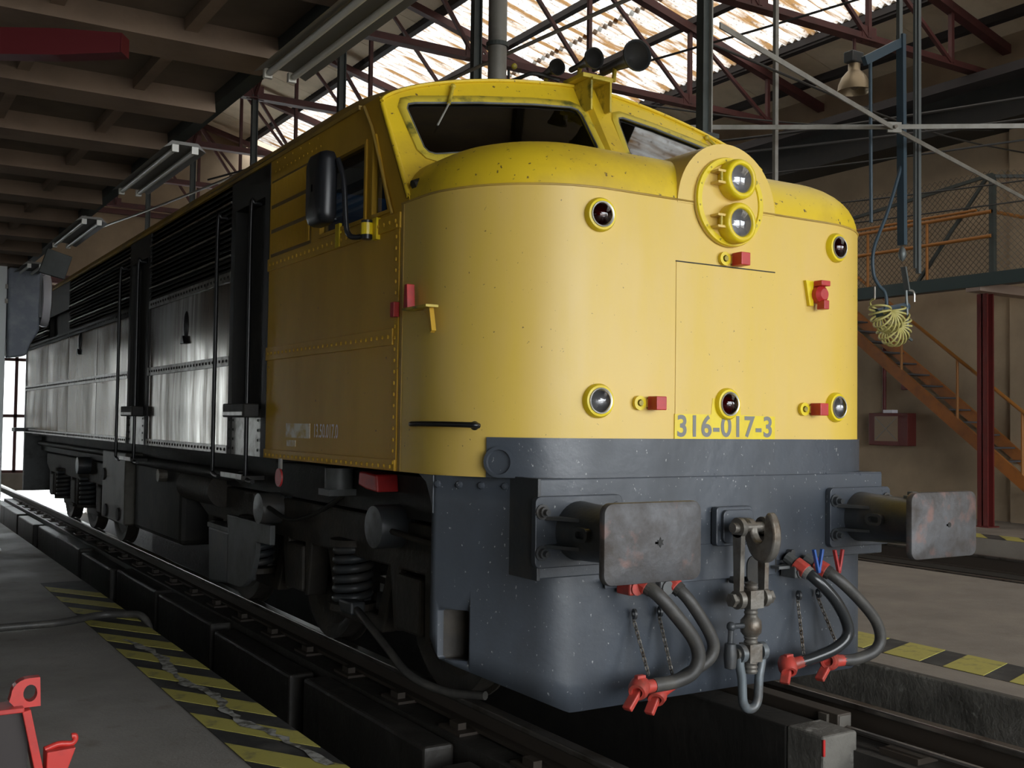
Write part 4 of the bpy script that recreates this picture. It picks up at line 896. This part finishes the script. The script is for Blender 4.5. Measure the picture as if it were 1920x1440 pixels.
for sg in (-1, 1):
    sx = lambda x: -x * sg if sg > 0 else x
    outer = [(0, 2.72), (-HW, 2.72), (-HW, 3.30)] + [(x, prof_brow(x)) for x in [-1.44, -1.42, -1.39, -1.34, -1.28] + xs[3:]]
    MB().plate(outer, [grow(GL, .045)], lambda u, v, d: (-sg * -1 * (-u) if False else (u if sg < 0 else -u), cabY(u, v) + d, v), .03).build('cab_front', 'hood', LOC, smooth=20)
    fn = lambda u, v, d: ((u if sg < 0 else -u), cabY(u, v) + d, v)
    g1, g2 = grow(GL, .05), grow(GL, -.004)
    fr_ = MB(); ringp = []
    rows = []
    for g, dd in ((grow(GL, .055), .01), (grow(GL, .05), -.012), (grow(GL, .022), -.022), (grow(GL, .005), -.014), (grow(GL, -.004), .012)): rows.append([fn(u, v, dd) for u, v in g])
    fr_.loft(rows, True); wf = fr_.build('windscreen_frame', 'mossy_yellow', LOC, smooth=50)
    MB().tube([fn(u, v, -.008) for u, v in grow(GL, .002)], .007, 6, True).build('rubber_seal', 'bracket_grey', wf, smooth=60)
    MB().plate(GL, [], lambda u, v, d: fn(u, v, d + .006)).build('windscreen', 'glass', wf, fix=False)
    # wiper
    w0 = fn(-.98, 3.50, -.02); w1 = fn(-1.06, 3.36, -.045); w2 = fn(-1.165, 3.205, -.03)
    wp = MB().tube([w0, w1], .011, 8).build('wiper_arm', 'mossy_yellow', LOC, smooth=60)
    MB().tube([w1, w2], .006, 6).build('wiper_blade', 'pale_steel', wp)
    MB().ball(w0, .018).build('wiper_pivot', 'mossy_yellow', wp)
mb = MB()
mb.loft([[(x, cabY(0, z) - .03, z) for x in (-.055, -.02, .02, .055)] for z in (2.95, 3.2, 3.45, 3.66)]); mb.loft([[(-.055, cabY(0, z) - .03, z), (-.085, cabY(.1, z) + .01, z)] for z in (2.95, 3.66)]); mb.loft([[(.055, cabY(0, z) - .03, z), (.085, cabY(.1, z) + .01, z)] for z in (2.95, 3.66)])
mb.build('centre_post', 'hood', LOC, smooth=40)
# roof skin
rows = []
sec = [-HW + 2 * HW * i / 40 for i in range(41)]
sec = [-HW, -1.445, -1.435, -1.42] + sec[1:-1] + [1.42, 1.435, 1.445, HW]
sec = sorted(set(round(s, 4) for s in sec))
for k in range(8):
    t_ = k / 7; e = math.sin(t_ * math.pi / 2)
    rows.append([(x, cabY(x, prof_brow(x)) * (1 - t_) + 2.0 * t_, prof_brow(x) * (1 - e) + prof_roof(x) * e) for x in sec])
for y in (4, 8, 12, 14.85): rows.append([(x, y, prof_roof(x)) for x in sec])
MB().loft(rows).build('roof', 'roof_yellow', LOC, smooth=50)
MB().tube([(x, cabY(x, prof_brow(x)) - .006, prof_brow(x) + .002) for x in sec], .012, 6).build('brow_lip', 'hood', LOC, smooth=60)
for sg in (-1, 1):
    MB().box(sg * HW - .012, sg * HW + .012, 1.5, 14.8, 3.345, 3.37).build('gutter', 'roof_yellow', LOC)
    MB().box(sg * HW - .014, sg * HW + .014, 2.7, 4.6, 3.371, 3.376).build('gutter_edge', 'strip', LOC)
# side plates (both sides); side(u=y, v=z)
def side(sg, d0): return lambda u, v, d: (sg * (HW + d0 - d), u, v)
CY0, CY1 = .93, 3.03
for sg in (-1, 1):
    S = side(sg, 0)
    MB().plate([(CY0, ZB), (CY1, ZB), (CY1, 2.655), (CY0, 2.655)], [], S, .03).build('cab_side', 'side_yellow', LOC)
    winA = [(1.155, 2.70), (1.375, 2.68), (1.395, 3.13), (1.365, 3.13)]
    front_pane = [(1.075, 2.69), (1.30, 2.69), (1.30, 3.135), (1.275, 3.135)]
    rear_pane = [(1.40, 2.69), (2.08, 2.69), (2.08, 3.135), (1.40, 3.135)]
    outer = [(CY1, 2.655), (CY1, 3.36), (1.245, 3.36), (cabY(HW, 3.30), 3.30), (cabY(HW, 2.707), 2.707), (CY0, 2.707), (CY0, 2.655)]
    MB().plate(outer, [front_pane, rear_pane], S, .03).build('cab_upper_side', 'side_yellow', LOC)
    for pane in (front_pane, rear_pane):
        g_ = grow(pane, .02); i_ = grow(pane, -.012)
        f_ = MB().plate(g_, [i_], side(sg, .012), .03).build('window_frame', 'side_yellow', LOC)
        MB().plate(pane, [], side(sg, -.018)).build('pane', 'glass', f_, fix=False)
    MB().tube([(sg * 1.446, cabY(HW, z) + .004, z) for z in (2.73, 2.9, 3.1, 3.31)], .014, 8).build('corner_bead', 'hood', LOC, smooth=60)
    MB().tube([(sg * 1.462, y, z) for y, z in ((1.42, 3.34), (1.31, 3.20), (1.08, 2.76), (1.03, 2.665))], .009, 6).build('drip_strip', 'roof_yellow', LOC, smooth=60)
    # riveted belts
    for nm, za, zb, m, ya, yb in (('sill_belt', 2.575, 2.66, 'side_yellow', CY0, CY1), ('waist_belt', 1.955, 2.045, 'side_yellow', 1.0, CY1), ('skirt_belt', ZB, 1.345, 'side_yellow', .95, CY1)):
        MB().box(*sorted((sg * 1.448, sg * 1.463)), ya, yb, za, zb).build(nm, m, LOC, bevel=.003)
        mb = MB(); n = 28
        for i in range(n): mb.dome((sg * 1.463, ya + .05 + (yb - ya - .1) * i / (n - 1), (za + zb) / 2 if nm != 'skirt_belt' else za + .022), (sg, 0, 0), .013)
        o = mb.build('rivet_row', m, LOC); o['kind'] = 'stuff'
    mb = MB()
    for i in range(22): mb.dome((sg * 1.463, .965, 1.33 + i * .06), (sg, 0, 0), .012)
    for i in range(12): mb.dome((sg * 1.452, 2.1 + i * .075, 3.26), (sg, 0, 0), .008)
    for i in range(6): mb.dome((sg * 1.452, 2.15 + i * .15, 3.32), (sg, 0, 0), .008)
    o = mb.build('rivet_row', 'side_yellow', LOC); o['kind'] = 'stuff'
    MB().box(sg * 1.45, sg * 1.456, .945, .99, ZB, 2.6).build('corner_strip', 'side_yellow', LOC)
    # ventilation grille with fine upright ribs
    g = MB().box(sg * 1.45, sg * 1.454, 2.24, 2.99, 2.67, 3.20).build('side_grille', 'grille_back', LOC)
    mb = MB()
    for r0, r1 in ((2.69, 2.83), (2.86, 3.0), (3.03, 3.18)):
        for i in range(48): y = 2.26 + i * .0152; mb.box(sg * 1.454, sg * 1.464, y, y + .006, r0, r1)
    o = mb.build('grille_ribs', 'side_yellow', g); o['kind'] = 'stuff'
# cab inside
MB().box(-1.40, 1.40, 2.95, 3.02, 1.3, 3.34).box(-1.40, 1.40, 1.0, 3.0, 1.9, 1.95).build('cab_bulkhead', 'dark_inside', LOC)
MB().box(-1.3, 1.3, .98, 1.2, 2.5, 2.93).build('control_desk', 'dark_inside', LOC)
MB().box(-1.38, -1.22, 1.22, 1.30, 2.7, 3.22).build('cab_corner_box', 'seat', LOC, bevel=.02)
for x in (-.95, .8):
    st = MB().ball((x, 1.95, 2.72), .2, 16, 10, (1, .55, 1)).build('driver_seat', 'seat', LOC, smooth=60)
MB().box(-1.2, -.55, 2.6, 2.66, 2.6, 3.1).box(.1, .75, 2.0, 2.06, 2.7, 3.12).build('blue_locker', 'blue_panel', LOC, bevel=.01)
# horns on a bracket at the head of the centre post
hb = MB().box(-.115, -.100, 1.08, 1.38, 3.47, 3.665).box(.015, .03, 1.06, 1.36, 3.47, 3.665).box(-.115, .03, 1.06, 1.38, 3.655, 3.67).build('horn_bracket', 'mossy_yellow', LOC, bevel=.004)
MB().box(-.16, .07, 1.10, 1.32, 3.672, 3.70).build('horn_base', 'mossy_yellow', hb, bevel=.004)
def horn(x, y, z, r, L_):
    pr = [(r, 0), (r * .96, .012), (r * .66, .06), (r * .42, .13), (r * .30, L_ * .7), (r * .30, L_), (.001, L_)]
    h_ = MB().lathe(pr + [], (x, y, z), (.12, 1, .05), 28).build('horn', 'dark_grey', LOC, smooth=50)
    MB().lathe([(r, 0), (r * 1.05, -.004), (r * 1.05, .012), (r * .96, .014)], (x, y, z), (.12, 1, .05), 28).build('horn_rim', 'dark_grey', h_, smooth=50)
    MB().cyl((x + .02, y + L_ * .6, z - .01), (x + .01, y + L_ * .6, 3.69), .014, n=8).build('horn_stem', 'mossy_yellow', h_)
    MB().lathe([(r * .93, .014), (r * .6, .06), (.001, .09)], (x, y, z), (.12, 1, .05), 24).build('horn_mouth', 'black', h_, smooth=50)
horn(-.135, 1.02, 3.765, .062, .30); horn(.085, .88, 3.785, .092, .42); horn(-.27, 1.22, 3.74, .05, .24)
MB().tube(bez([(-.5, 1.7, 3.68), (-.42, 1.45, 3.70), (-.35, 1.35, 3.72), (-.2, 1.3, 3.69)], 14), .012, 6).build('horn_pipe', 'black', LOC, smooth=60)
b = MB().lathe([(.03, 0), (.018, .03), (.008, .05), (.008, .11)], (-.42, 1.55, 3.68), (0, 0, 1), 12).build('roof_aerial', 'black', LOC, smooth=50)
MB().ball((-.41, 1.5, 3.795), .02).build('aerial_tip', 'mossy_yellow', b)
# mirror
mr = MB().prism([(y, z) for y, z in rrect(1.42, 1.76, 2.63, 3.10, .06)], 'x', -1.66, -1.61)
mr = MB()
for s_, dx in ((.93, -.045), (1, -.02), (1, .02), (.96, .04)):
    pass
rows = [[(-1.64 + dx, 1.60 + (y - 1.60) * s_, 2.875 + (z - 2.875) * s_) for y, z in rrect(1.47, 1.73, 2.665, 3.085, .055)] for s_, dx in ((.1, -.06), (.8, -.055), (.95, -.04), (1, -.01), (1, .03), (.9, .045), (.1, .045))]
mo = mr.loft(rows, True).build('rear_mirror', 'mirror_black', LOC, smooth=50)
MB().tube(bez([(-1.60, 1.46, 3.03), (-1.58, 1.42, 2.9), (-1.57, 1.40, 2.66), (-1.56, 1.39, 2.60), (-1.54, 1.36, 2.575), (-1.50, 1.27, 2.575)], 20), .016, 8).build('mirror_arm', 'mirror_black', mo, smooth=60)
MB().cyl((-1.50, 1.27, 2.555), (-1.50, 1.27, 2.66), .032, n=14).build('mirror_hinge', 'mirror_black', mo, smooth=40)
MB().lathe([(.033, .0), (.034, .0), (.034, .065), (.033, .065)], (-1.50, 1.27, 2.58), (0, 0, 1), 14).box(-1.475, -1.45, 1.20, 1.26, 2.55, 2.67).build('hinge_plate', 'fresh_yellow', mo)
MB().box(-1.47, -1.452, 1.74, 1.80, 2.58, 2.72).build('mirror_lug', 'fresh_yellow', mo)
# side lettering
pt = MB().box(-1.4535, -1.45, 2.19, 2.62, 1.432, 1.525).build('number_patch', 'faded', LOC)
text_mesh('13.50.017.0', .118, lambda u, v: (-1.4545, 1.93 - u, 1.478 + v), 'number_pale', LOC, 'side_lettering', bold=.001, xs=.72)
MB().box(-1.4535, -1.45, 2.44, 2.60, 1.375, 1.415).build('number_patch', 'faded', LOC)

# ---- black engine room
MB().box(-1.36, 1.36, 3.06, 14.7, 1.25, 3.40).build('body_core', 'black', LOC)
PAN = [(3.9, 6.48, 'a'), (7.36, 9.02, 'b'), (9.02, 10.9, 'b'), (10.9, 12.62, 'c'), (12.62, 14.8, 'b')]
for sg in (-1, 1):
    X = lambda d: sg * (HW + d)
    for (y0, y1, kd) in PAN:
        for za, zb in ((1.345, 1.955), (2.03, 2.60)):
            mb = MB(); rows = []
            for i in range(9):
                t_ = i / 8; y = y0 + .01 + (y1 - y0 - .02) * t_
                rows.append([(X(.007 * math.sin(math.pi * t_) * math.sin(math.pi * j / 8) - .005), y, za + (zb - za) * j / 8) for j in range(9)])
            mb.loft(rows); mb.build('side_panel', 'panel', LOC, smooth=60)
        MB().box(X(-.08), X(-.012), y0, y1, 1.28, 3.36 if kd != 'c' else 2.60).build('panel_frame', 'black', LOC)
        for za, zb, mtl in ((1.285, 1.345, 'strip'), (1.955, 2.03, 'strip'), (2.60, 2.675, 'strip' if kd == 'a' else 'louvre')):
            MB().box(X(0), X(.008), y0, y1, za, zb).build('rivet_strip', mtl, LOC)
            mb = MB(); n = int((y1 - y0) / .09)
            for i in range(n): mb.dome((X(.008), y0 + .045 + i * (y1 - y0 - .05) / n, (za + zb) / 2), (sg, 0, 0), .014)
            o = mb.build('rivet_row', 'black', LOC); o['kind'] = 'stuff'
        # louvres above
        if kd == 'c':
            MB().box(X(0), X(.01), y0, y1, 2.97, 3.34).build('louvre_frame', 'louvre', LOC)
            continue
        MB().box(X(-.02), X(-.012), y0, y1, 2.675, 3.345).build('louvre_back', 'louvre', LOC)
        for z in (2.80, 3.005, 3.21): MB().box(X(-.02), X(.012), y0, y1, z - .008, z + .008).build('louvre_rail', 'strip', LOC)
        sl0 = None
        for i in range(16):
            z = 2.69 + i * .041
            if any(abs(z - q) < .02 for q in (2.80, 3.005, 3.21)): continue
            s_ = MB().bar((X(-.004), y0, z), (X(-.004), y1, z), .004, .034, (sg * .55, 0, -.8)).build('louvre_slat', 'louvre', LOC)
    # door recesses and posts
    for (y0, y1) in ((3.13, 3.80), (6.58, 7.26)):
        MB().box(X(-.14), X(-.10), y0, y1, 1.6, 3.25).build('engine_door', 'black_gloss', LOC, bevel=.004)
        MB().box(X(-.10), X(.004), y0 - .10, y0, 1.285, 3.34).build('door_post', 'louvre', LOC)
        MB().box(X(-.10), X(.004), y1, y1 + .10, 1.285, 3.34).build('door_post', 'louvre', LOC)
        MB().box(X(-.10), X(.004), y0, y1, 3.12, 3.34).build('door_head', 'louvre', LOC)
        MB().box(X(-.10), X(.0), y0, y1, 1.285, 1.62).build('door_sill', 'strip', LOC)
        for yy in (y0 + .05, y1 + .05, y1 - .05):
            mb = MB()
            for i in range(5): mb.dome((X(.004), yy, 1.33 + i * .07), (sg, 0, 0), .012)
            o = mb.build('rivet_row', 'black', LOC); o['kind'] = 'stuff'
        sp = MB().prism([(sg * 1.45, y0 + .04), (sg * 1.56, y0 + .06), (sg * 1.56, y1 - .12), (sg * 1.45, y1 - .08)], 'z', 1.56, 1.66).build('footstep', 'black', LOC, bevel=.01)
        MB().box(sg * 1.558 - .006, sg * 1.558 + .006, y0 + .08, y1 - .14, 1.575, 1.60).build('step_edge', 'strip', sp)
        sp = MB().box(sg * 1.40, sg * 1.56, y0 + .05, y1 - .1, 1.12, 1.15).build('footstep', 'black', LOC)
        MB().box(sg * 1.56 - .004, sg * 1.56 + .004, y0 + .06, y1 - .12, 1.125, 1.16).build('step_edge', 'strip', sp)
        for yr, zt in ((y1 + .22, 3.10), (y0 + .09, 3.08)):
            MB().tube(bez([(X(0), yr, zt), (X(.05), yr, zt), (X(.075), yr, zt - .05), (X(.075), yr, 2.2), (X(.075), yr, 1.22), (X(.075), yr, 1.14), (X(.075), yr - .10, 1.115), (X(.075), yr - .16, 1.115)], 40), .016, 8).build('handrail', 'black_gloss', LOC, smooth=60)
    # hanging latch pockets
    for y, z in ((5.15, 2.28), (10.1, 2.42)):
        p = MB().ball((X(.0), y, z + .06), .10, 14, 10, (.22, .55, 1.35)).build('latch_pocket', 'black_gloss', LOC, smooth=60)
        MB().prism([(y - .06, z - .09), (y + .06, z - .09), (y + .015, z - .02), (y - .015, z - .02)], 'x', X(0), X(.035)).build('latch', 'black_gloss', p, bevel=.006)
    MB().box(X(-.08), X(0), 3.03, 3.06, ZB, 3.345).build('joint_post', 'louvre', LOC)
MB().box(-HW, HW, 14.72, 14.85, .35, 3.34).build('rear_end', 'bracket_grey', LOC)
MB().box(-1.62, -1.40, 14.6, 14.95, 1.30, 1.36).build('rear_lug', 'dark_grey', LOC)
for x in (-.975, .975): MB().lathe([(.12, 0), (.12, .3), (.10, .45), (.2, .46), (.2, .5), (.001, .5)], (x, 14.85, 1.045), (0, 1, 0), 20).build('rear_buffer', 'dark_grey', LOC, smooth=40)
# ---- underframe and bogies
MB().box(-1.2, 1.2, .4, 14.7, 1.0, 1.24).box(-.5, .5, .3, 14.6, .55, 1.0).build('underframe', 'black', LOC)
def bogie(ys, fine):
    for y in ys:
        for sg in (-1, 1):
            w = MB().lathe([(.001, .02), (.10, .03), (.10, .05), (.40, .02), (.44, .045), (.50, .045), (.50, -.07), (.53, -.075), (.53, -.09), (.001, -.09)], (sg * .90, y, .50), (sg, 0, 0), 40).build('wheel', 'grime', LOC, smooth=35)
            MB().box(sg * .97 - .05, sg * 1.22 + (.0 if sg > 0 else 0), y - .16, y + .16, .36, .68).build('axle_box', 'grime', LOC, bevel=.02)
        MB().cyl((-.85, y, .5), (.85, y, .5), .09, n=12).build('axle', 'grime', LOC)
    for sg in (-1, 1):
        x0, x1 = sorted((sg * 1.05, sg * 1.20)); ya, yb = ys[0] - .55, ys[-1] + .6
        poly = [(ya, .98), (ya, .80), (ys[0] - .3, .72)]
        for y in ys:
            poly += [(y - .28, .70), (y - .22, .34), (y - .17, .34), (y - .16, .70), (y + .16, .70), (y + .17, .34), (y + .22, .34), (y + .28, .70)]
        poly += [(yb, .80), (yb, .98)]
        MB().prism(poly, 'x', x0, x1).build('bogie_frame', 'grime', LOC, bevel=.015)
        for i in range(len(ys) - 1):
            ym = (ys[i] + ys[i + 1]) / 2
            for dy in (0,):
                pts = [(sg * 1.16 + .105 * math.cos(R(t_ * 20)), ym + dy + .105 * math.sin(R(t_ * 20)), .40 + .36 * t_ / 108) for t_ in range(109)]
                MB().tube(pts, .027, 8).build('coil_spring', 'dark_grey', LOC, smooth=60)
                for z_ in (.36, .76): MB().cyl((sg * 1.16, ym, z_), (sg * 1.16, ym, z_ + .04), .15, n=20).build('spring_seat', 'grime', LOC)
            # equaliser links
            MB().prism([(ym - .55, .72), (ym - .45, .74), (ym - .28, .36), (ym + .28, .36), (ym + .45, .74), (ym + .55, .72), (ym + .36, .26), (ym - .36, .26)], 'x', *sorted((sg * 1.02, sg * 1.12))).build('equaliser', 'grime', LOC, bevel=.015)
        for y in ys:
            for s2 in (-1, 1):
                MB().bar((sg * 1.02, y + s2 * .55, .95), (sg * 1.0, y + s2 * .60, .45), .07, .05).build('brake_hanger', 'grime', LOC, bevel=.01)
                MB().prism([(y + s2 * .545, .38), (y + s2 * .545, .66), (y + s2 * .62, .64), (y + s2 * .62, .40)], 'x', *sorted((sg * .84, sg * .98))).build('brake_shoe', 'grime', LOC)
bogie([1.25, 3.05, 4.95], True); bogie([9.9, 11.7, 13.5], False)
def brakecyl(y, z, r, sg=-1):
    b = MB().lathe([(r * .55, -.34), (r * .55, -.22), (r * 1.12, -.21), (r * 1.12, -.17), (r, -.17), (r, -.012), (r * .95, 0)], (sg * 1.36, y, z), (sg, 0, 0), 32).build('brake_cylinder', 'dark_grey', LOC, smooth=35)
    MB().lathe([(r * .955, 0), (r * .5, .004), (.001, .005)], (sg * 1.36, y, z), (sg, 0, 0), 32).build('cylinder_cover', 'cylface', b, smooth=30)
    MB().lathe([(r * 1.13, -.215), (r * 1.3, -.215), (r * 1.3, -.19), (r * 1.13, -.19)], (sg * 1.36, y, z), (sg, 0, 0), 8).build('cylinder_flange', 'dark_grey', b)
    return b
for sg in (-1, 1): brakecyl(1.42, .945, .125, sg); brakecyl(3.42, .90, .115, sg); brakecyl(10.6, .92, .11, sg)
MB().tube(bez([(-1.34, 3.25, .92), (-1.3, 2.9, .86), (-1.25, 2.5, .95), (-1.2, 2.2, 1.08)], 16), .016, 6).build('brake_pipe', 'black', LOC, smooth=60)
MB().tube(bez([(-1.3, 1.3, .93), (-1.25, 1.0, .90), (-1.2, .8, .88)], 10), .018, 6).build('brake_pipe', 'grime', LOC, smooth=60)
MB().tube(bez([(-1.22, 2.0, .40), (-1.26, 1.75, .37), (-1.24, 1.5, .26), (-1.2, 1.25, .13), (-1.1, 1.0, .08), (-1.0, .75, .10)], 24), .024, 8).build('sand_hose', 'rubber', LOC, smooth=60)
MB().box(-1.28, -1.18, 1.9, 2.1, .36, .44).build('sand_valve', 'dark_grey', LOC, bevel=.015)
MB().cyl((-1.28, 2.12, 1.25), (-1.28, 2.12, 1.08), .09, n=14).box(-1.38, -1.18, 2.03, 2.21, 1.08, 1.12).build('drain_valve', 'bracket_grey', LOC, smooth=40)
MB().prism([(1.42, 1.14), (1.44, 1.24), (1.68, 1.25), (1.69, 1.17), (1.58, 1.15)], 'x', -1.34, -1.2).build('red_cover', 'red', LOC, bevel=.01)
d = MB().lathe([(.001, .012), (.06, .012), (.062, 0), (.001, 0)], (-1.47, 2.67, 1.165), (-1, 0, 0), 20).build('earthing_disc', 'red', LOC, smooth=30); 
MB().box(-1.475, -1.46, 2.65, 2.69, 1.22, 1.29).build('disc_strap', 'pale_steel', d)
# sand box with arched skirt
sbx = [(3.15, .80), (3.15, .66), (3.45, .655)] + [(3.45 + .43 * (1 - math.cos(R(a))), .655 - .38 * math.sin(R(a))) for a in range(10, 91, 10)] + [(4.12, .27), (4.12, .64), (4.16, .78), (4.16, .80)]
MB().prism(sbx, 'x', -1.36, -1.32).build('sand_box', 'bracket_grey', LOC, bevel=.006)
sb_ = bpy.data.objects['sand_box']
MB().prism([(4.12, .27), (4.62, .22), (4.66, .66), (4.12, .66)], 'x', -1.36, -1.12).build('sand_box_body', 'dark_grey', sb_, bevel=.015)
MB().box(-1.37, -1.10, 4.10, 4.66, .66, .70).build('sand_box_lid', 'bracket_grey', sb_, bevel=.006)
MB().box(-1.38, -.9, 7.70, 8.88, .40, 1.17).build('battery_box', 'tank', LOC, bevel=.015)
bx_ = bpy.data.objects['battery_box']
for y, z in ((7.95, .5), (8.6, .5), (8.75, .9)): MB().cyl((-1.38, y, z), (-1.40, y, z), .07, n=14).build('drain_cap', 'black', bx_)
MB().box(-1.3, 1.3, 5.75, 7.6, .38, 1.1).build('fuel_tank', 'black', LOC, bevel=.05)
MB().cyl((-1.38, 6.3, 1.0), (-1.30, 6.3, 1.0), .06, n=14).build('filler_cap', 'steel', LOC)
MB().tube([(-1.3, 4.0, 1.10), (-1.3, 7.6, 1.10)], .05, 10).tube([(-1.25, 9, 1.12), (-1.25, 14.5, 1.12)], .04, 8).build('air_pipe', 'black', LOC, smooth=60)
MB().cyl((-1.22, 4.7, .95), (-1.22, 5.7, .95), .14, n=20).build('air_reservoir', 'grime', LOC, smooth=40)
